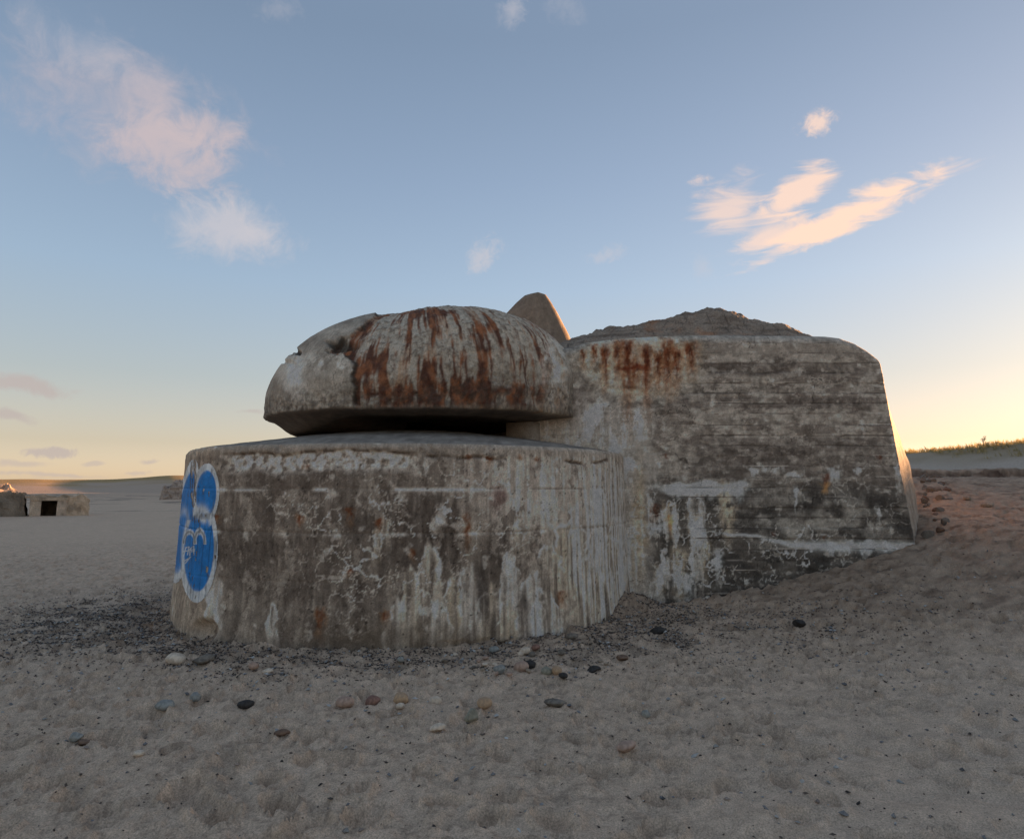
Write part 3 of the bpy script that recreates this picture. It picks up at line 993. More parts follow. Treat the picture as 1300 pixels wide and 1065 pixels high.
    tone = sstep(-0.25, 0.35, fbm(s * 9, z * 5, 430.0, 3))
    rc = np.array((0.060, 0.026, 0.017)) * (1 - tone[..., None]) + np.array((0.150, 0.070, 0.036)) * tone[..., None]
    c = c * (1 - (rust * 0.9)[..., None]) + rc * (rust * 0.9)[..., None]
    wash = sstep(0.0, 0.5, stk) * spall * (1 - rust)
    c = lerp(c, (0.25, 0.15, 0.085), wash * 0.6)
    # dark broken edge of the skin
    edge = np.exp(-((wx - bx) / 2.2) ** 2) * front * sstep(394, 402, wy) * sstep(516, 505, wy)
    c = lerp(c, (0.03, 0.025, 0.02), np.clip(edge * sstep(-0.3, 0.1, rough) + hole + lipn * 0.9, 0, 1) * 0.85)
    # lime at the right end
    c = lerp(c, (0.42, 0.405, 0.38), ell(wx, wy, 706, 470, 13, 38, 0.6) * sstep(-0.3, 0.2, rough) * 0.6 * front)
    # grime over the crown; darker patches along the broken rim
    c = lerp(c, (0.125, 0.115, 0.10), sstep(1.0, 1.35, P) * 0.8)
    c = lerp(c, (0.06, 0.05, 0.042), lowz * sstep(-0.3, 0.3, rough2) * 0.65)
    webc, _ = crack_web(s, z, 0.22, 0.05, 91)
    c = lerp(c, (0.055, 0.047, 0.04), webc * sstep(0.05, 0.3, fbm(s * 2, z * 2, 440.0, 3)) * 0.5)

    c = punch(mottle(c, s, z, 711.0, 0.25), 1.35, 0.165, 1.75)
    # underside: lip, then down to the inner wall, then a closing ceiling
    und_r = np.array([DOME_R - 0.05, DOME_R - 0.16, 2.02, 1.93, 1.86, 1.80, 1.74, 1.2, 0.3])
    und_z = np.array([2.585, 2.575, 2.565, 2.555, 2.545, 2.54, 2.55, 2.58, 2.58])
    side = (sstep(-1.85, -2.45, th) + sstep(1.0, 2.0, th))[:, None]        # lip hangs lower at the left end
    Tu = np.repeat(th[:, None], len(und_r), 1)
    ur = und_r[None, :] + 0.02 * fbm(np.cos(Tu) * 6, np.sin(Tu) * 6, und_r[None, :] * 3, 3)
    uz = und_z[None, :] + 0.03 * fbm(np.cos(Tu) * 2.5, np.sin(Tu) * 2.5, 7.0, 3) - side * 0.17 * sstep(2.2, 1.8, und_r)[None, :] + 0.022 * fbm(np.cos(Tu) * 5, np.sin(Tu) * 5, und_r[None, :] * 5, 4)
    ur[:, 0] = np.minimum(ur[:, 0], np.hypot(x2[:, 0] - DCX, y2[:, 0] - CY) - 0.005)
    ux = DCX + ur * np.cos(Tu); uy = CY + ur * np.sin(Tu)
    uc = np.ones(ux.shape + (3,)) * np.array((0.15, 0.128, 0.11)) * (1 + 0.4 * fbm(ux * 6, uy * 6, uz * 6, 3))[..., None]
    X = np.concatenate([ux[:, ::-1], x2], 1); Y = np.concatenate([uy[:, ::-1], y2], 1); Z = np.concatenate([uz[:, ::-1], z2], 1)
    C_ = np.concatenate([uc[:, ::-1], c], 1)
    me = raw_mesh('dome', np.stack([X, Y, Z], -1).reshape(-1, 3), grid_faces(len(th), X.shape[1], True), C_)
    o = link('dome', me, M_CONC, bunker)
    o['label'] = 'grey domed cupola with spalled rust streaked front'

    # wall under the dome with the long viewing slit left open
    ang = np.radians(np.arange(-30, 120, 2.0))
    zz = np.array([2.22, 2.34, 2.44, 2.53])
    rr = np.array([2.02, 1.6])
    A, Zg = np.meshgrid(ang, zz, indexing='ij')
    outer = np.stack([DCX + rr[0] * np.cos(A), CY + rr[0] * np.sin(A), Zg], -1)
    inner = np.stack([DCX + rr[1] * np.cos(A), CY + rr[1] * np.sin(A), Zg], -1)
    ring = np.concatenate([outer, inner[:, ::-1]], 1)
    ring = np.concatenate([ring, ring[:, :1]], 1)
    ring = np.concatenate([np.repeat(ring[:1].mean(1, keepdims=True), ring.shape[1], 1), ring], 0)
    col = np.ones(ring.shape) * np.array((0.27, 0.24, 0.21)) * (1 + 0.5 * fbm(ring[..., 0] * 4, ring[..., 1] * 4, ring[..., 2] * 4, 4))[..., None]
    me = raw_mesh('slit_wall', ring.reshape(-1, 3), grid_faces(len(ang) + 1, ring.shape[1]), col)
    link('slit_wall', me, M_CONC, bunker)


build_dome()


# ---- square block
def build_block():
    # path round the block seen from above, as (kind, parameter) samples
    nf = 400
    front_t = np.linspace(0, 1, nf)
    facet_t = np.linspace(0, 1, 70)[1:]
    zr = np.linspace(0, 1, 330)
    z_lo = -0.5

    def row_geometry(v):
        """front right corner x and outer edge x as functions of height z"""
        return None
    # front face
    U, Vv = np.meshgrid(front_t, zr, indexing='ij')
    xl = 0.20
    x_right = lambda z: np.interp(z, [-0.5, 0.6, 1.6, 2.6, 3.3, 3.8], [5.80, 5.72, 5.61, 5.50, 5.43, 5.37])
    top_at = lambda x: np.interp(x, [0.6, 0.85, 1.15, 1.6, 2.3, 3.4, 4.75, 4.98, 5.16, 5.30, 5.45, 6.2], [3.62, 3.66, 3.76, 3.83, 3.87, 3.875, 3.85, 3.82, 3.75, 3.66, 3.52, 3.40])
    x_u = xl + (5.45 - xl) * U
    zt = top_at(x_u)
    Z = z_lo + (zt - z_lo) * Vv
    X = xl + (x_right(Z) - xl) * U
    Y = np.full(X.shape, FACE_Y)
    px, py = proj(X, Y, Z)
    wx, wy = warp_px(px, py, 8, 0.05, 60.0)
    # boards
    bw = 0.148
    bz = (Z + 0.045 * perlin(Z * 2.1, 0 * Z + 3.7) + 0.008 * fbm(X * 0.5, Z * 0.6, 5.0, 2)) / bw
    bid = np.floor(bz)
    bf = bz - bid
    bo = (np.sin(bid * 78.233) * 43758.5453) % 1.0
    bo2 = (np.sin(bid * 39.425 + 1.7) * 24634.6345) % 1.0
    seam = np.exp(-((np.minimum(bf, 1 - bf)) * bw / 0.009) ** 2)
    seam_on = sstep(-0.05, 0.3, fbm(X * 0.9, bid * 3.1, 3.0, 3) + 0.5 * (bo2 - 0.5))
    seam_on = seam_on * (0.2 + 0.8 * sstep(840, 890, wx))
    spall = ell(wx, wy, 812, 458, 84, 54, 0.22) * sstep(905, 890, wx)
    grain = fbm(X * 2.5, Z * 60, 9.0, 3)
    rough = fbm(X * 6, Z * 6, 33.0, 5, 0.6)
    rough2 = fbm(X * 19, Z * 19, 37.0, 3, 0.6)
    d = 0.006 * fbm(X * 2, Z * 2, 2.0, 4) + 0.003 * rough2 + 0.010 * (bo - 0.5) - 0.006 * seam * seam_on + 0.0015 * grain
    d = d * (1 - spall) - spall * (0.05 + 0.035 * rough + 0.012 * rough2)
    curve = np.exp(-((px - 722) / 42) ** 2)
    d = d + 0.10 * curve * sstep(1.7, 2.8, Z)
    chips = sstep(0.2, 0.42, fbm(X * 3.5, Z * 5, 41.0, 4)) * 0.010
    d = d - chips
    low = sstep(0.75, 0.25, Z - 0.2 * (X - 1.7))
    d = d - low * 0.012 * sstep(-0.1, 0.4, rough)
    # rounding over at the top
    rt = np.clip((Vv - 0.965) / 0.035, 0, 1)
    Yf = Y - d + 0.16 * rt ** 2.2 + 0.05 * (1 - U) * rt
    # corner rounding at the right edge
    cr = np.clip((U - 0.993) / 0.007, 0, 1)
    Yf = Yf + 0.03 * cr ** 2
    Xf = X - 0.0 * cr

    # colour
    c = concrete_base(X * 1.1, Z * 2.4, 500.0, (0.120, 0.108, 0.096), (0.225, 0.207, 0.185))
    c = c * (1 + (0.36 * bo - 0.18) * sstep(820, 880, wx))[..., None]
    lightp = sstep(0.02, 0.07, fbm(X * 2.0 + bid * 0.7, Z * 4.2, 510.0, 6, 0.66) + 0.22 * (bo2 - 0.5))
    c = lerp(c, (0.25, 0.232, 0.21), lightp * 0.62 * sstep(1.2, 1.9, Z))
    dk = sstep(0.06, 0.14, fbm(X * 1.6 - bid * 0.9, Z * 4, 515.0, 6, 0.66) + 0.24 * (bo - 0.55))
    c = lerp(c, (0.085, 0.072, 0.063), dk * 0.5)
    peel = sstep(0.12, 0.16, fbm(X * 3.5, Z * 6, 517.0, 6, 0.68))
    c = lerp(c, (0.27, 0.253, 0.23), peel * 0.5)
    d_peel = peel + lightp
    for (ya, yb, xa, xb) in ((461, 477, 865, 1120), (505, 519, 830, 1120), (556, 606, 850, 1150), (612, 640, 1000, 1160)):
        c = lerp(c, (0.078, 0.067, 0.060), sstep(ya - 3, ya + 2, py) * sstep(yb + 3, yb - 3, py) * sstep(xa, xa + 40, wx) * sstep(xb, xb - 30, wx) * (0.25 + 0.35 * sstep(-0.2, 0.2, rough)))
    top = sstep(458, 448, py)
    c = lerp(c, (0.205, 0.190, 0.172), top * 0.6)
    # black lower part with lime
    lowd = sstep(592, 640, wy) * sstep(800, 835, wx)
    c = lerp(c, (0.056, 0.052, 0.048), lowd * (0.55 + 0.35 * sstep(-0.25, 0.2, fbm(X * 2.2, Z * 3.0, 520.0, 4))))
    pale = ell(wx, wy, 1030, 660, 95, 34, 0.5)
    c = lerp(c, (0.205, 0.195, 0.178), pale * sstep(-0.15, 0.2, fbm(X * 2.4, Z * 3.4, 524.0, 4) + 0.06) * 0.85)
    # left strip pale and streaky
    vst = fbm(X * 11, Z * 0.8, 530.0, 4, 0.6)
    strip = sstep(846, 806, wx) * sstep(490, 540, wy)
    c = lerp(c, (0.235, 0.222, 0.205), strip * 0.7)
    c = lerp(c, (0.44, 0.425, 0.40), strip * sstep(0.05, 0.4, vst + 0.3 * rough) * 0.6)
    c = lerp(c, (0.27, 0.225, 0.165), ell(wx, wy, 811, 660, 9, 70, 0.6) * 0.5)
    c = lerp(c, (0.11, 0.095, 0.085), sstep(790, 740, wx) * sstep(470, 500, wy) * sstep(545, 520, wy) * 0.5)
    # lime bands and drips
    LIME = (0.43, 0.44, 0.43); WARM = (0.33, 0.29, 0.235)
    band1 = ell(wx, wy, 892, 620, 52, 8, 0.5)
    c = lerp(c, LIME, band1 * 0.7)
    c = drips(c, px, py, [(860, 618, 12, 18), (880, 618, 14, 16), (905, 616, 14, 20), (935, 612, 16, 30), (958, 595, 5, 16), (1060, 594, 9, 20), (1012, 602, 6, 8), (980, 594, 14, 10), (1090, 594, 7, 8)], LIME, seed=7.0, amt=0.75)
    c = drips(c, px, py, [(920, 616, 9, 75), (926, 640, 8, 60), (880, 655, 9, 60), (895, 690, 8, 55), (850, 640, 10, 40), (862, 700, 12, 70), (838, 720, 8, 40)], WARM, seed=8.0, amt=0.8)
    c = drips(c, px, py, [(882, 662, 8, 40), (893, 672, 4, 50), (832, 665, 14, 14), (912, 700, 6, 50), (1010, 620, 2, 40), (870, 730, 16, 40), (1115, 640, 4, 24), (1140, 590, 3, 40)], LIME, seed=9.0, amt=0.75)
    ln = np.interp(px, [820, 900, 960, 1000, 1060, 1150], [668, 675, 679, 689, 690, 690]) + 2.5 * fbm(px * 0.05, 0 * px, 9.0, 3)
    bandw = np.interp(px, [820, 940, 1010, 1050, 1140, 1160], [1.6, 1.6, 3.5, 6.0, 6.0, 2.0])
    c = lerp(c, LIME, np.exp(-((py - ln - bandw * 0.6) / bandw) ** 2) * sstep(900, 930, px) * 0.65)
    c = drips(c, px, py, [(1056, 689, 6, 18), (1100, 688, 9, 20), (1078, 689, 5, 14), (1030, 690, 5, 10), (1125, 690, 6, 12)], (0.46, 0.48, 0.49), seed=10.0, amt=0.75)
    leach = ell(wx, wy, 858, 690, 44, 80, 0.5) * sstep(-0.02, 0.10, fbm(X * 3.2, Z * 1.6, 533.0, 6, 0.66) + 0.25 * vst)
    c = lerp(c, (0.40, 0.385, 0.36), leach * np.clip(0.5 + 1.4 * vst, 0.1, 0.75))
    c = lerp(c, (0.42, 0.405, 0.38), ell(wx, wy, 775, 560, 42, 60, 0.5) * sstep(0.0, 0.12, fbm(X * 4, Z * 2, 537.0, 6, 0.66)) * 0.7)
    web, _ = crack_web(X, Z, 0.34, 0.060, 61, 0.6)
    web2, _ = crack_web(X, Z, 0.16, 0.075, 67, 0.5)
    zone = np.clip(ell(wx, wy, 925, 715, 125, 50, 0.6) + 0.8 * ell(wx, wy, 860, 670, 70, 60, 0.6) + 0.4 * ell(wx, wy, 1070, 650, 90, 60, 0.6), 0, 1)
    c = lerp(c, (0.42, 0.41, 0.385), web * zone * sstep(-0.15, 0.15, fbm(X * 2, Z * 2, 540.0, 3)) * 0.85)
    c = lerp(c, (0.38, 0.365, 0.34), web2 * zone * sstep(0.0, 0.25, fbm(X * 2.6, Z * 2.6, 546.0, 3)) * 0.65)
    c = lerp(c, (0.36, 0.345, 0.32), sstep(0.22, 0.42, fbm(X * 7, Z * 8, 550.0, 4)) * 0.38)
    c = lerp(c, (0.40, 0.385, 0.36), ell(wx, wy, 1005, 602, 8, 3.5, 0.4) * 0.8)
    # thin pale lines along the boards
    pl = np.exp(-((bf - 0.06) * bw / 0.008) ** 2) * sstep(0.08, 0.3, fbm(X * 1.4, bid * 5.5, 17.0, 3)) * sstep(850, 900, wx)
    c = lerp(c, (0.36, 0.34, 0.315), pl * 0.5)
    c = lerp(c, (0.040, 0.034, 0.030), seam * seam_on * 0.72)
    # spall and rust
    c = lerp(c, (0.29, 0.268, 0.232), spall * (0.5 + 0.4 * sstep(-0.3, 0.3, rough2)))
    c = lerp(c, (0.09, 0.078, 0.066), spall * sstep(0.05, 0.35, -rough) * 0.65)
    rst = [(754, 437, 4, 30), (768, 440, 5, 60), (784, 432, 5, 52), (797, 430, 8, 104), (821, 442, 7, 82), (848, 432, 8, 76), (860, 444, 6, 54), (878, 436, 8, 46), (808, 456, 5, 40), (836, 450, 5, 50), (740, 446, 3, 22)]
    c = drips(c, px, py, [(a, b, w * 1.7, L * 1.25) for a, b, w, L in rst], (0.22, 0.125, 0.06), seed=11.0, amt=0.55)
    c = drips(c, px, py, rst, (0.120, 0.048, 0.024), seed=12.0, amt=0.9)
    c = drips(c, px, py, [(a + 1, b + 3, w * 0.5, L * 0.6) for a, b, w, L in rst], (0.06, 0.022, 0.012), seed=13.0, amt=0.7)
    hb = np.exp(-((wy - 466) / 3.0) ** 2) * sstep(780, 792, wx) * sstep(830, 815, wx)
    c = lerp(c, (0.11, 0.036, 0.016), hb * 0.8)
    sedge = spall * (1 - spall) * 4
    c = lerp(c, (0.06, 0.05, 0.042), sedge * sstep(-0.2, 0.2, rough) * 0.55)
    c = drips(c, px, py, [(1116, 580, 4, 9), (1048, 603, 5, 16), (845, 578, 3, 6), (830, 640, 6, 30), (982, 676, 3, 5), (1047, 680, 3, 5)], (0.085, 0.034, 0.018), seed=14.0, amt=0.8)
    c = drips(c, px, py, [(1048, 612, 6, 18), (852, 655, 6, 30)], (0.33, 0.20, 0.085), seed=15.0, amt=0.6)
    # dark cracks
    dcr, _ = crack_web(X, Z, 0.55, 0.016, 71, 0.5)
    c = lerp(c, (0.03, 0.026, 0.022), dcr * sstep(-0.05, 0.2, fbm(X * 1.5, Z * 1.5, 560.0, 3)) * 0.7)

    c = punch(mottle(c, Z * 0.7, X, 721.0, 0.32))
    # sunlit right side: slants outwards going back
    Zc = Z[-1]                                     # heights along the corner
    fx = []
    xb_at = lambda z: np.interp(z, [-0.5, 0.3, 0.9, 1.5, 1.95, 2.5, 3.0, 3.4, 3.9], [6.70, 6.68, 6.65, 6.62, 6.58, 6.42, 6.27, 6.13, 5.95])
    K, V2 = np.meshgrid(facet_t, zr, indexing='ij')
    zside_t = zt[-1, 0] - 0.10 * K
    Zs = z_lo + (zside_t - z_lo) * V2
    Xs = Xf[-1][None, :] * (1 - K) + xb_at(Zs) * K
    Ys = Yf[-1][None, :] * (1 - K) + 11.35 * K
    ds = 0.02 * fbm(Ys * 3, Zs * 3, 70.0, 4) + 0.008 * fbm(Ys * 12, Zs * 12, 74.0, 3)
    Xs = Xs + ds * 0.85 * sstep(0, 0.1, K); Ys = Ys - ds * 0.5 * sstep(0, 0.1, K)
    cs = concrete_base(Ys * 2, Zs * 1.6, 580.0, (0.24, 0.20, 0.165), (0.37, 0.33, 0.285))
    # back and left side, coarse
    Vr = zr
    backs = []
    bz_ = z_lo + (3.45 - z_lo) * Vr
    for (bxx, byy) in ((6.75, 12.6), (6.4, 14.4), (3.5, 14.6), (0.9, 14.4), (0.3, 12.5), (xl, 10.6)):
        backs.append(np.stack([np.full(Vr.shape, bxx), np.full(Vr.shape, byy), bz_], -1))
    backs = np.array(backs)
    cb = np.ones(backs.shape) * np.array((0.18, 0.165, 0.15))
    P_ = np.concatenate([np.stack([Xf, Yf, Z], -1), np.stack([Xs, Ys, Zs], -1), backs], 0)
    C_ = np.concatenate([c, cs, cb], 0)
    # roof rows towards the middle
    mid = np.array([3.3, 12.2, 3.95])
    roof = []
    last = P_[:, -1]
    for k in (0.04, 0.10, 0.25, 0.5, 0.8, 1.0):
        q = last * (1 - k) + mid * k
        q[:, 2] = last[:, 2] + (mid[2] - last[:, 2]) * (1 - (1 - k) ** 3) + (0.012 * fbm(q[:, 0] * 4, q[:, 1] * 4, 3.0, 3) if k < 1 else 0)
        roof.append(q)
    roof = np.stack(roof, 1)
    cr_ = np.ones(roof.shape) * np.array((0.20, 0.18, 0.155))
    P_ = np.concatenate([P_, roof], 1)
    C_ = np.concatenate([C_, cr_], 1)
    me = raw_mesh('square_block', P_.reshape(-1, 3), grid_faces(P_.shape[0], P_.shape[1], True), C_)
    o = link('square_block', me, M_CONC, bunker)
    o['label'] = 'square block with horizontal board marks and black foot laced with lime'


build_block()


# ---- broken concrete heaped on the roof of the block
def build_crest():
    nx, ny = 300, 130
    xs = np.linspace(0.62, 5.22, nx); ys = np.linspace(9.98, 13.6, ny)
    X, Y = np.meshgrid(xs, ys, indexing='ij')
    base = np.interp(X, [0.6, 0.85, 1.15, 1.6, 2.3, 3.4, 4.75, 4.98, 5.16, 5.30, 5.55], [3.60, 3.64, 3.74, 3.81, 3.85, 3.86, 3.83, 3.79, 3.72, 3.62, 3.4])
    # ridge line height above the roof edge, read along the photograph
    ridge = np.interp(X, [0.6, 1.0, 1.6, 2.2, 2.7, 3.05, 3.3, 3.55, 3.9, 4.35, 4.55, 4.8, 5.0, 5.2, 5.6], [0.34, 0.36, 0.40, 0.46, 0.58, 0.66, 0.68, 0.63, 0.50, 0.43, 0.34, 0.22, 0.06, -0.10, -0.35])
    prof = sstep(9.98, 10.85, Y + 0.10 * fbm(X * 2, Y * 2, 3.0, 3)) * sstep(13.7, 12.2, Y)
    n = fbm(X * 2.6, Y * 2.6, 5.0, 5, 0.6)
    f1, f2, idr, _, _ = worley(X / 0.30 + 0.3 * n, Y / 0.26, 12)
    stones = (0.5 - f1) * 0.07 * (0.4 + idr)
    Z = base - 0.05 + ridge * prof + prof * (0.10 * n + stones) + 0.02 * fbm(X * 14, Y * 14, 6.0, 3)
    layer = fbm(X * 1.6, Z * 14, 8.0, 4)
    c = np.ones(X.shape + (3,)) * np.array((0.20, 0.175, 0.15))
    c = lerp(c, (0.11, 0.09, 0.074), sstep(-0.1, 0.3, layer) * 0.8)
    c = lerp(c, (0.23, 0.12, 0.065), sstep(0.05, 0.4, fbm(X * 2, Y * 3, 9.0, 4)) * 0.6)
    c = lerp(c, (0.04, 0.033, 0.028), sstep(0.08, 0.0, f2 - f1) * 0.6)
    me = raw_mesh('broken_roof_crest', np.stack([X, Y, Z], -1).reshape(-1, 3), grid_faces(nx, ny), c)
    o = link('broken_roof_crest', me, M_RUBBLE, bunker)
    o['label'] = 'rough brown broken concrete heaped on the roof'


build_crest()


# ---- pointed concrete shaft behind the dome
def build_shaft():
    n = 72
    a = np.linspace(0, 2 * math.pi, n, endpoint=False)
    lev = np.linspace(0, 1, 34)
    A, Lv = np.meshgrid(a, lev, indexing='ij')
    # rounded square section turned towards the camera
    sq = 1.0 / (np.abs(np.cos(A)) ** 5 + np.abs(np.sin(A)) ** 5) ** (1 / 5)
    rot = math.radians(28)
    half = np.interp(Lv, [0, 0.35, 0.60, 0.80, 0.92, 0.97, 1.0], [0.80, 0.63, 0.46, 0.295, 0.18, 0.12, 0.0])
    zz = 3.10 + (5.18 - 3.10) * Lv
    zz = np.where(Lv > 0.97, 5.118 + 0.06 * np.sqrt(np.clip((Lv - 0.97) / 0.03, 0, 1)), zz)
    shift = np.interp(Lv, [0, 0.5, 1], [0.0, 0.0, 0.0])
    r = half * sq * (1 + 0.02 * fbm(np.cos(A) * 2, np.sin(A) * 2, Lv * 4, 3))
    dx = r * np.cos(A + rot)
    X = 0.48 + np.where(dx < 0, dx * 1.75, dx * 1.0); Y = 12.2 + r * np.sin(A + rot)
    c = concrete_base(X * 3, zz * 3, 600.0, (0.18, 0.142, 0.108), (0.26, 0.212, 0.165))
    c = lerp(c, (0.09, 0.075, 0.06), sstep(0.15, 0.4, fbm(X * 5, zz * 5, Y * 5, 4)) * 0.5)
    me = raw_mesh('pointed_shaft', np.stack([X, Y, zz], -1).reshape(-1, 3), grid_faces(n, len(lev), True), c)
    o = link('pointed_shaft', me, M_CONC, bunker)
    o['label'] = 'smooth brown pointed concrete shaft behind the dome'


build_shaft()


# ------------------------------------------------------------------ far bunkers
def rough_box(name, x0, x1, y0, y1, z0, z1, seed, amp, colr, parent, mat=None, res=0.14, lean=0.0, slump=0.0, label=None):
    bm = bmesh.new()
    bmesh.ops.create_cube(bm, size=1.0)
    n = max(2, int(max(x1 - x0, y1 - y0, z1 - z0) / res))
    bmesh.ops.subdivide_edges(bm, edges=bm.edges[:], cuts=min(n, 26), use_grid_fill=True)
    co = np.array([v.co for v in bm.verts])
    x = x0 + (co[:, 0] + 0.5) * (x1 - x0); y = y0 + (co[:, 1] + 0.5) * (y1 - y0); z = z0 + (co[:, 2] + 0.5) * (z1 - z0)
    t = (z - z0) / (z1 - z0)
    dx = amp * fbm(x * 1.3, y * 1.3, z * 1.3 + seed, 4); dy = amp * fbm(x * 1.3 + 9, y * 1.3, z * 1.3 + seed, 4); dz = amp * fbm(x * 1.1, y * 1.1 + 9, seed + 0 * z, 4)
    x = x + dx * 0.6 + lean * t * np.sign(co[:, 0]) * -1; y = y + dy * 0.6 + abs(lean) * t * (co[:, 1] < 0)
    z = z + (dz * 1.4 - slump * np.clip(co[:, 0] * 2, 0, 1) ** 2) * t
    for v, a, b, q in zip(bm.verts, x, y, z):
        v.co = (a, b, q)
    me = bpy.data.meshes.new(name)
    bm.to_mesh(me); bm.free()
    n_ = fbm(x * 1.5, z * 1.2 + y, seed + 4.0, 4)
    c = np.ones((len(x), 3)) * np.array(colr)
    c = lerp(c, np.array(colr) * 0.42, sstep(0.0, 0.4, n_) * 0.7)
    c = lerp(c, np.minimum(np.array(colr) * 1.5, 0.5), sstep(0.1, 0.4, -n_) * 0.5)
    at = me.attributes.new('col', 'FLOAT_COLOR', 'POINT')
    c4 = np.ones((len(x), 4), np.float32); c4[:, :3] = c
    at.data.foreach_set('color', c4.ravel())
    o = link(name, me, mat or M_RUBBLE, parent, False)
    if label: o['label'] = label
    return o


def far_bunkers():
    p, dpt = ground_hit(60, 655)
    ca = p[1] / math.hypot(p[0], p[1])
    k = dpt / F_PX * ca * ca                           # metres per pixel across and up, off the lens axis
    kz = dpt / F_PX * ca
    b = empty('distant_bunker', (p[0], p[1], p[2]), math.atan2(-p[0], p[1]))
    prop(b, 'small half buried concrete bunker with square dark doorway, far down the beach', 'bunker')
    g = (0.27, 0.24, 0.205)
    X = lambda q: (q - 60) * k
    Zp = lambda q: (655 - q) * kz
    rough_box('door_jamb', X(37), X(51), 0.0, 1.2, -0.5, Zp(635.5), 1.0, 0.10, (0.30, 0.265, 0.225), b)
    rough_box('door_jamb', X(71), X(87), 0.0, 1.2, -0.5, Zp(635.5), 2.0, 0.10, (0.33, 0.29, 0.25), b)
    rough_box('lintel', X(37), X(87.5), -0.06, 1.3, Zp(636), Zp(632.5), 3.0, 0.08, (0.31, 0.27, 0.22), b)
    rough_box('roof_slab', X(30), X(90), 0.2, 5.0, Zp(633), Zp(630), 4.0, 0.18, (0.26, 0.225, 0.185), b)
    rough_box('back_wall', X(36), X(90), 4.2, 5.0, -0.5, Zp(633), 5.0, 0.05, (0.22, 0.20, 0.18), b)
    rough_box('side_wall', X(47), X(51), 1.2, 4.3, -0.5, Zp(633), 6.0, 0.03, (0.22, 0.20, 0.18), b)
    rough_box('side_wall', X(71), X(75), 1.2, 4.3, -0.5, Zp(633), 7.0, 0.03, (0.22, 0.20, 0.18), b)
    rough_box('broken_wing', X(84), X(112), -0.2, 2.6, -0.5, Zp(630.5), 8.0, 0.38, (0.33, 0.28, 0.225), b, slump=0.45)
    rough_box('long_wall', X(-60), X(34), 0.6, 5.5, -0.5, Zp(628), 9.0, 0.40, (0.15, 0.135, 0.115), b, lean=0.3)
    rough_box('rubble_top', X(-70), X(22), 1.4, 5.2, Zp(632), Zp(621.5), 10.0, 0.75, (0.27, 0.225, 0.185), b, lean=0.7)
    # sand mound behind
    p2, d2 = ground_hit(219, 634)
    k2 = d2 / F_PX
    r = empty('distant_ruin', (p2[0], p2[1], p2[2]), math.atan2(-p2[0], p2[1]))
    prop(r, 'tumbled grey concrete ruin on the far beach beneath the hills', 'ruin')
    rough_box('ruin_wall', -14 * k2, 16 * k2, 0, 7, -0.6, 13 * k2, 21.0, 0.85, (0.23, 0.205, 0.19), r, lean=0.7)
    rough_box('ruin_top', -4 * k2, 18 * k2, 1, 7, 9 * k2, 19 * k2, 22.0, 0.9, (0.25, 0.22, 0.20), r, lean=0.8)


far_bunkers()

# ------------------------------------------------------------------ stones
STONE_COL = {
    'white': ((0.56, 0.53, 0.49), (0.40, 0.37, 0.34)), 'grey': ((0.17, 0.165, 0.158), (0.09, 0.088, 0.085)), 'bluegrey': ((0.25, 0.285, 0.31), (0.16, 0.185, 0.205)),
    'dark': ((0.040, 0.040, 0.043), (0.022, 0.022, 0.024)), 'pink': ((0.36, 0.285, 0.26), (0.25, 0.195, 0.175)), 'red': ((0.24, 0.155, 0.138), (0.14, 0.088, 0.08)),
    'tan': ((0.38, 0.29, 0.205), (0.28, 0.22, 0.17)), 'green': ((0.25, 0.27, 0.25), (0.17, 0.185, 0.17)), 'brown': ((0.16, 0.115, 0.09), (0.085, 0.06, 0.05)),
    'concrete': ((0.30, 0.275, 0.245), (0.17, 0.155, 0.135)),
}
WARMER = (1.25, 1.06, 0.86)
M_ST = {k: plain_material(k + '_stone', tuple(p * q for p, q in zip(a, WARMER)), 0.2, 22, 0.7, 0.25, tuple(p * q for p, q in zip(b, WARMER))) for k, (a, b) in STONE_COL.items()}


def stone_mesh(name, w, d, h, seed, angular=0.0):
    bm = bmesh.new()
    bmesh.ops.create_icosphere(bm, subdivisions=3, radius=0.5)
    co = np.array([v.co for v in bm.verts])
    n = fbm(co[:, 0] * 2.0, co[:, 1] * 2.0, co[:, 2] * 2.0 + seed * 3.7, 3)
    co = co * (1 + 0.26 * n)[:, None]
    rs = np.random.default_rng(int(seed * 10) + 3)
    if angular > 0:
        for q in range(7):
            nn = rs.normal(size=3); nn /= np.linalg.norm(nn)
            lim = 0.5 * (1 - angular * rs.uniform(0.3, 1.0))
            t = co @ nn
            co = co - np.clip(t - lim, 0, None)[:, None] * nn
    co = co * np.array((w, d, h))
    for v, q in zip(bm.verts, co):
        v.co = q
    for f in bm.faces:
        f.smooth = angular < 0.25
    me = bpy.data.meshes.new(name)
    bm.to_mesh(me); bm.free()
    return me


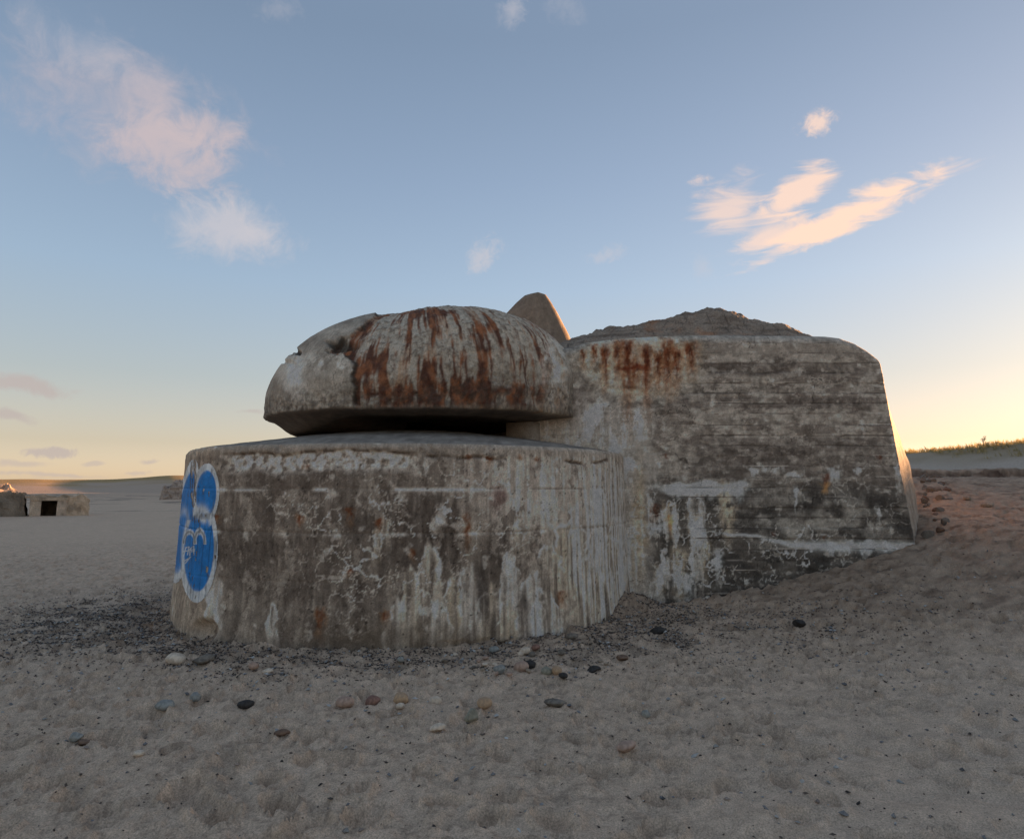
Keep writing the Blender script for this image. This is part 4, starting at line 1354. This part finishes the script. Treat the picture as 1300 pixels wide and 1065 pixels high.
# px, py, width px, height px, colour, shape, label
stones = [
    (223, 838, 25, 13, 'white', 0.15, 'large white boulder stone lying near the graffiti end of the round wall'),
    (257, 838, 30, 9, 'grey', 0.45, 'flat dark grey slab stone beside the large white stone'),
    (322, 846, 13, 9, 'pink', 0.1, 'pale pink pebble in dark weed below the round wall'),
    (340, 852, 13, 6, 'white', 0.2, 'thin whitish flat pebble next to a pale pink pebble'),
    (209, 900, 20, 10, 'bluegrey', 0.0, 'smooth oval blue grey stone on bare sand'),
    (248, 887, 13, 10, 'bluegrey', 0.3, 'half buried blue grey chip up the beach from the smooth oval blue grey stone'),
    (312, 896, 19, 10, 'dark', 0.2, 'black oval stone lying alone on open sand below weed'),
    (96, 937, 16, 9, 'bluegrey', 0.35, 'angular blue grey stone next to a dark sliver'),
    (106, 944, 19, 8, 'brown', 0.4, 'dark brown sliver next to an angular blue grey stone'),
    (176, 959, 12, 6, 'white', 0.1, 'small flat white pebble alone on open sand'),
    (438, 891, 22, 14, 'pink', 0.05, 'smooth pinkish grey oval cobble, first in a row of cobbles'),
    (473, 891, 19, 13, 'red', 0.15, 'dull reddish brown cobble between two paler cobbles'),
    (509, 889, 19, 14, 'tan', 0.1, 'tan and grey rounded cobble beside the reddish brown cobble'),
    (508, 903, 11, 7, 'white', 0.1, 'small pale pebble just below the tan and grey cobble'),
    (553, 890, 16, 10, 'white', 0.15, 'whitish grey cobble at the end of the cobble row'),
    (615, 897, 18, 14, 'tan', 0.1, 'orange tan rounded cobble above a pointed green grey stone'),
    (599, 918, 19, 17, 'green', 0.4, 'pointed green grey stone standing in the sand'),
    (556, 927, 20, 10, 'white', 0.5, 'blocky white stone with flat sides beside the pointed green grey stone'),
    (509, 840, 9, 7, 'bluegrey', 0.1, 'tiny pale blue pebble in dark weed before the round wall'),
    (634, 849, 16, 12, 'bluegrey', 0.35, 'pale blue grey angular cobble at the edge of the weed'),
    (627, 825, 13, 9, 'bluegrey', 0.1, 'dusky blue grey pebble close to the foot of the round wall'),
    (667, 829, 15, 9, 'white', 0.2, 'bright white pebble close to the foot of the round wall'),
    (563, 818, 15, 12, 'concrete', 0.5, 'broken concrete lump leaning on the foot of the round wall'),
    (662, 848, 19, 13, 'pink', 0.1, 'pinkish tan cobble touching a black cobble'),
    (671, 844, 18, 11, 'dark', 0.3, 'black cobble resting against a pinkish tan cobble'),
    (358, 930, 19, 7, 'brown', 0.4, 'flat dark brown stone sunk in open sand'),
    (680, 828, 11, 7, 'red', 0.2, 'small reddish pebble beside the bright white pebble'),
    (694, 852, 15, 11, 'green', 0.15, 'grey green cobble beside a yellow tan pebble'),
    (707, 852, 13, 11, 'tan', 0.1, 'yellow tan pebble between grey green and black pebbles'),
    (715, 858, 12, 7, 'dark', 0.2, 'small black pebble below the yellow tan pebble'),
    (754, 850, 17, 8, 'dark', 0.35, 'dark stone with grey end lying apart from the pebble cluster'),
    (704, 893, 30, 9, 'grey', 0.3, 'long flat grey stone half buried in trampled sand'),
    (820, 909, 11, 10, 'bluegrey', 0.3, 'upright small blue grey stone in footprints'),
    (795, 949, 26, 11, 'pink', 0.2, 'long pale brownish stone in soft wind blown sand'),
    (836, 801, 20, 10, 'dark', 0.15, 'black rounded stone on the slope near the block'),
    (1015, 793, 17, 10, 'dark', 0.25, 'dark grey stone high on the bare sand slope below the block'),
    (725, 809, 17, 8, 'grey', 0.2, 'flat grey stone at the dark corner of round wall and block'),
    (790, 838, 16, 8, 'brown', 0.4, 'dark brown clod on the slope below the corner heap'),
    (1252, 641, 14, 7, 'concrete', 0.4, 'pale lump on the brown bank below its dark edge'),
    (1228, 633, 9, 6, 'concrete', 0.4, 'small pale chunk on the brown bank'),
]
for i, (sx, sy, sw, sh, colr, ang, lab) in enumerate(stones):
    p, dpt = ground_hit(sx, sy + sh * 0.25)
    k = dpt / F_PX
    w = sw * k * 0.92; h = max(sh * k, w * 0.38); dd = w * random.uniform(0.7, 0.95)
    o = link('stone', stone_mesh('stone', w * 1.08, dd, h, i + 1.0, ang), M_ST[colr])
    o.location = (p[0], p[1], p[2] + h * 0.20)
    o.rotation_euler = (random.uniform(-0.15, 0.15), random.uniform(-0.15, 0.15), random.uniform(-0.5, 0.5))
    prop(o, lab, 'stone', 'scattered stones on the beach')

# loose cluster of small pale pebbles at the edge of the weed
cl = np.random.default_rng(9)
for q in range(22):
    sx, sy = cl.normal(655, 48), cl.normal(842, 12)
    p, dpt = ground_hit(sx, max(sy, 826))
    w = cl.uniform(5, 10) * dpt / F_PX
    o = link('pebble', stone_mesh('pebble', w, w * cl.uniform(0.7, 0.95), w * cl.uniform(0.45, 0.7), 200.0 + q, cl.uniform(0, 0.4)), M_ST[('white', 'grey', 'pink', 'concrete')[q % 4]])
    o.location = (p[0], p[1], p[2] + w * 0.18)
    o.rotation_euler = (cl.uniform(-0.2, 0.2), cl.uniform(-0.2, 0.2), cl.uniform(0, 6.2))
    prop(o, 'small pebble in the loose cluster before the middle of the round wall', 'pebble', 'pebbles clustered before the round wall')

# rocks tumbled along the right side of the block
rr_ = np.random.default_rng(21)
rock_meshes = [stone_mesh('rock', 1, 0.85, 0.7, 60 + q, 0.6) for q in range(6)]
for q in range(40):
    yy = rr_.uniform(10.0, 16.8)
    edge = 5.78 + (yy - 9.8) * 0.58 if yy < 11.4 else 6.72 + (yy - 11.4) * 0.60
    xx = edge + abs(rr_.normal(0, 0.28)) + 0.05
    s_ = rr_.uniform(0.08, 0.22)
    me = rock_meshes[q % 6]
    if not me.materials:
        me.materials.append(M_ST['grey'] if q % 3 else M_ST['brown'])
    o = bpy.data.objects.new('rock', me)
    COL.objects.link(o)
    o.scale = (s_, s_, s_)
    o.location = (xx, yy, float(ground_z(xx, yy)) + 0.05 * s_ + 0.05 * max(0, 1 - (xx - edge) * 3))
    o.rotation_euler = tuple(rr_.uniform(-0.6, 0.6, 2)) + (rr_.uniform(0, 6.2),)
    prop(o, 'dark angular rock tumbled beside the sunlit side of the block', 'rock', 'rocks heaped along the side of the block')


# ------------------------------------------------------------------ crumbs of seaweed and shingle
def scatter(name, n, dens_fn, size, mat_cols, label, seed, region, lift=0.25, flat=0.55):
    r = np.random.default_rng(seed)
    xs = []; ys = []
    tot = 0
    while tot < n:
        x = r.uniform(region[0], region[1], 60000); y = r.uniform(region[2], region[3], 60000)
        ok = r.uniform(0, 1, 60000) < np.clip(dens_fn(x, y), 0, 1)
        rho = np.hypot(x - CX, y - CY)
        ok &= (rho > RB + 0.03) & ~((x > 0.6) & (x < 6.5) & (y > FACE_Y))
        xs.append(x[ok]); ys.append(y[ok]); tot += ok.sum()
    x = np.concatenate(xs)[:n]; y = np.concatenate(ys)[:n]
    z = ground_z(x, y)
    base = np.array([(1, 0, 0), (-1, 0, 0), (0, 1, 0), (0, -1, 0), (0, 0, 1), (0, 0, -1)], float) * 0.5
    tri = np.array([(0, 2, 4), (2, 1, 4), (1, 3, 4), (3, 0, 4), (2, 0, 5), (1, 2, 5), (3, 1, 5), (0, 3, 5)])
    s = size[0] + (size[1] - size[0]) * r.uniform(0, 1, n) ** 2.5
    asp = r.uniform(0.45, 1.0, n)
    loc = base[None] * np.stack([s, s * asp, s * flat], -1)[:, None, :]
    loc = loc * r.uniform(0.6, 1.35, (n, 6, 1))
    a = r.uniform(0, 6.28, n); ca, sa = np.cos(a), np.sin(a)
    tl = r.normal(0, 0.35, n)
    X = loc[..., 0] * ca[:, None] - loc[..., 1] * sa[:, None]
    Y = loc[..., 0] * sa[:, None] + loc[..., 1] * ca[:, None]
    Z = loc[..., 2] + X * tl[:, None]
    P = np.stack([X + x[:, None], Y + y[:, None], Z + (z + s * flat * lift)[:, None]], -1).reshape(-1, 3)
    Fc = (tri[None] + 6 * np.arange(n)[:, None, None]).reshape(-1, 3)
    pal = np.array(mat_cols)
    c = pal[r.integers(0, len(pal), n)] * r.uniform(0.7, 1.25, (n, 1))
    me = raw_mesh(name, P, Fc, np.repeat(c, 6, 0), False, 3)
    o = link(name, me, M_CRUMB)
    prop(o, label, 'beach debris', kind='stuff')


M_CRUMB = attr_material('crumbs', 90, 0.25, 0.2, 80, 0.004, 0.75)
scatter('seaweed_crumbs', 52000, lambda x, y: weed_density(x, y) ** 1.25, (0.007, 0.036), [(0.055, 0.042, 0.033), (0.09, 0.066, 0.050), (0.036, 0.030, 0.026), (0.13, 0.10, 0.078)],
        'dark dried seaweed crumbs strewn round the round wall', 11, (-9, 6.5, 2.6, 14), 0.15, 0.4)
scatter('shingle', 8000, lambda x, y: weed_density(x, y) * 0.8 + 0.05 * sstep(11, 4, y), (0.006, 0.05),
        [(0.36, 0.34, 0.31), (0.22, 0.21, 0.205), (0.30, 0.24, 0.20), (0.16, 0.15, 0.145), (0.44, 0.42, 0.39)], 'small mixed shingle among the seaweed', 12, (-9, 6.5, 2.6, 14), 0.2, 0.6)


# ------------------------------------------------------------------ dune grass
def grass_material():
    m = attr_material('marram', 20, 0.2, 0.0, 20, 0.001, 0.8)
    N = NT(m.node_tree)
    b = [n for n in N.n if n.type == 'BSDF_PRINCIPLED'][0]
    out = [n for n in N.n if n.type == 'OUTPUT_MATERIAL'][0]
    tr = N.node('ShaderNodeBsdfTranslucent')
    N.l.new(b.inputs['Base Color'].links[0].from_socket, tr.inputs['Color'])
    mx = N.node('ShaderNodeMixShader')
    mx.inputs[0].default_value = 0.5
    N.l.new(b.outputs[0], mx.inputs[1]); N.l.new(tr.outputs[0], mx.inputs[2])
    N.l.new(mx.outputs[0], out.inputs['Surface'])
    return m


def dune_grass():
    r = np.random.default_rng(31)
    X = []; Y = []
    n_t = 0
    while n_t < 2600:
        az = np.radians(r.uniform(27, 62, 20000)); d = r.uniform(45, 105, 20000)
        x = d * np.sin(az); y = d * np.cos(az)
        z = macro_z(x, y)
        ok = (z > 4.2) & (r.uniform(0, 1, 20000) < sstep(4.2, 5.8, z + 1.5 * fbm(x * 0.09, y * 0.16, 51.0, 4)) * 0.8 + 0.02)
        X.append(x[ok]); Y.append(y[ok]); n_t += ok.sum()
    x = np.concatenate(X)[:2600]; y = np.concatenate(Y)[:2600]
    z = ground_z(x, y)
    nb = 12
    N = len(x) * nb
    bx = np.repeat(x, nb) + r.normal(0, 0.22, N); by = np.repeat(y, nb) + r.normal(0, 0.14, N); bz = np.repeat(z, nb) - 0.03
    h = r.uniform(0.2, 0.6, N) * np.repeat(r.uniform(0.6, 1.3, len(x)), nb)
    a = r.uniform(0, 6.28, N); lean = np.abs(r.normal(0, 0.35, N)) * h
    dx = np.cos(a) * lean - 0.18 * h; dy = np.sin(a) * lean
    w = r.uniform(0.012, 0.022, N)
    ox = np.cos(a + 1.3) * w; oy = np.sin(a + 1.3) * w
    P = np.stack([np.stack([bx - ox, by - oy, bz], -1), np.stack([bx + ox, by + oy, bz], -1),
                  np.stack([bx + dx * 0.4 + ox * 0.7, by + dy * 0.4 + oy * 0.7, bz + h * 0.62], -1), np.stack([bx + dx, by + dy, bz + h], -1)], 1).reshape(-1, 3)
    Fc = (np.array([(0, 1, 2), (0, 2, 3)])[None] + 4 * np.arange(N)[:, None, None]).reshape(-1, 3)
    pal = np.array([(0.46, 0.35, 0.16), (0.36, 0.28, 0.12), (0.52, 0.40, 0.20), (0.27, 0.22, 0.09)])
    c = pal[r.integers(0, 4, N)]
    me = raw_mesh('dune_grass', P, Fc, np.repeat(c, 4, 0), False, 3)
    o = link('dune_grass', me, grass_material())
    prop(o, 'dry golden marram grass along the dune crest', 'grass', kind='stuff')


dune_grass()


# a bare shrub standing above the dune crest
def dune_shrub():
    az = math.atan((1247 - PCX) / F_PX)
    best = None
    for d in np.linspace(50, 100, 200):
        x, y = d * math.sin(az), d * math.cos(az)
        z = float(macro_z(np.array([x]), np.array([y]))[0])
        e = (z - HC) / d
        if best is None or e > best[0]:
            best = (e, x, y, z)
    _, x, y, z = best
    sh = empty('shrub', (x, y, z - 0.1))
    prop(sh, 'small bare shrub standing alone on the dune crest', 'shrub')
    r = random.Random(4)
    bm = bmesh.new()
    leaves = bmesh.new()

    def twig(p, d, L, rad, depth):
        q = p + d * L
        ax = d.orthogonal().normalized(); ay = d.cross(ax)
        ring = []
        for c0, rd in ((p, rad), (q, rad * 0.6)):
            ring.append([bm.verts.new(c0 + (ax * math.cos(k * 1.571) + ay * math.sin(k * 1.571)) * rd) for k in range(4)])
        for k in range(4):
            bm.faces.new((ring[0][k], ring[0][(k + 1) % 4], ring[1][(k + 1) % 4], ring[1][k]))
        if depth == 0:
            for _ in range(4):
                c0 = q + Vector((r.uniform(-.1, .1), r.uniform(-.1, .1), r.uniform(-.08, .1)))
                u = Vector((r.uniform(-1, 1), r.uniform(-1, 1), r.uniform(-1, 1))).normalized() * 0.05
                v = u.orthogonal().normalized() * 0.03
                leaves.faces.new([leaves.verts.new(c0 + u), leaves.verts.new(c0 + v), leaves.verts.new(c0 - u), leaves.verts.new(c0 - v)])
            return
        for _ in range(3):
            nd = (d + Vector((r.uniform(-.6, .6), r.uniform(-.6, .6), r.uniform(-.1, .5)))).normalized()
            twig(p + d * L * r.uniform(0.6, 1.0), nd, L * r.uniform(0.5, 0.75), rad * 0.55, depth - 1)
    twig(Vector((0, 0, 0)), Vector((0.05, 0, 1)).normalized(), 0.55, 0.035, 3)
    for nm, b_, colr in (('branches', bm, (0.08, 0.06, 0.045)), ('leaves', leaves, (0.12, 0.10, 0.04))):
        me = bpy.data.meshes.new(nm); b_.to_mesh(me); b_.free()
        link(nm, me, plain_material('shrub_' + nm, colr), sh, False)


dune_shrub()
print('verts', sum(len(o.data.vertices) for o in bpy.data.objects if o.type == 'MESH'), 'polys', sum(len(o.data.polygons) for o in bpy.data.objects if o.type == 'MESH'))
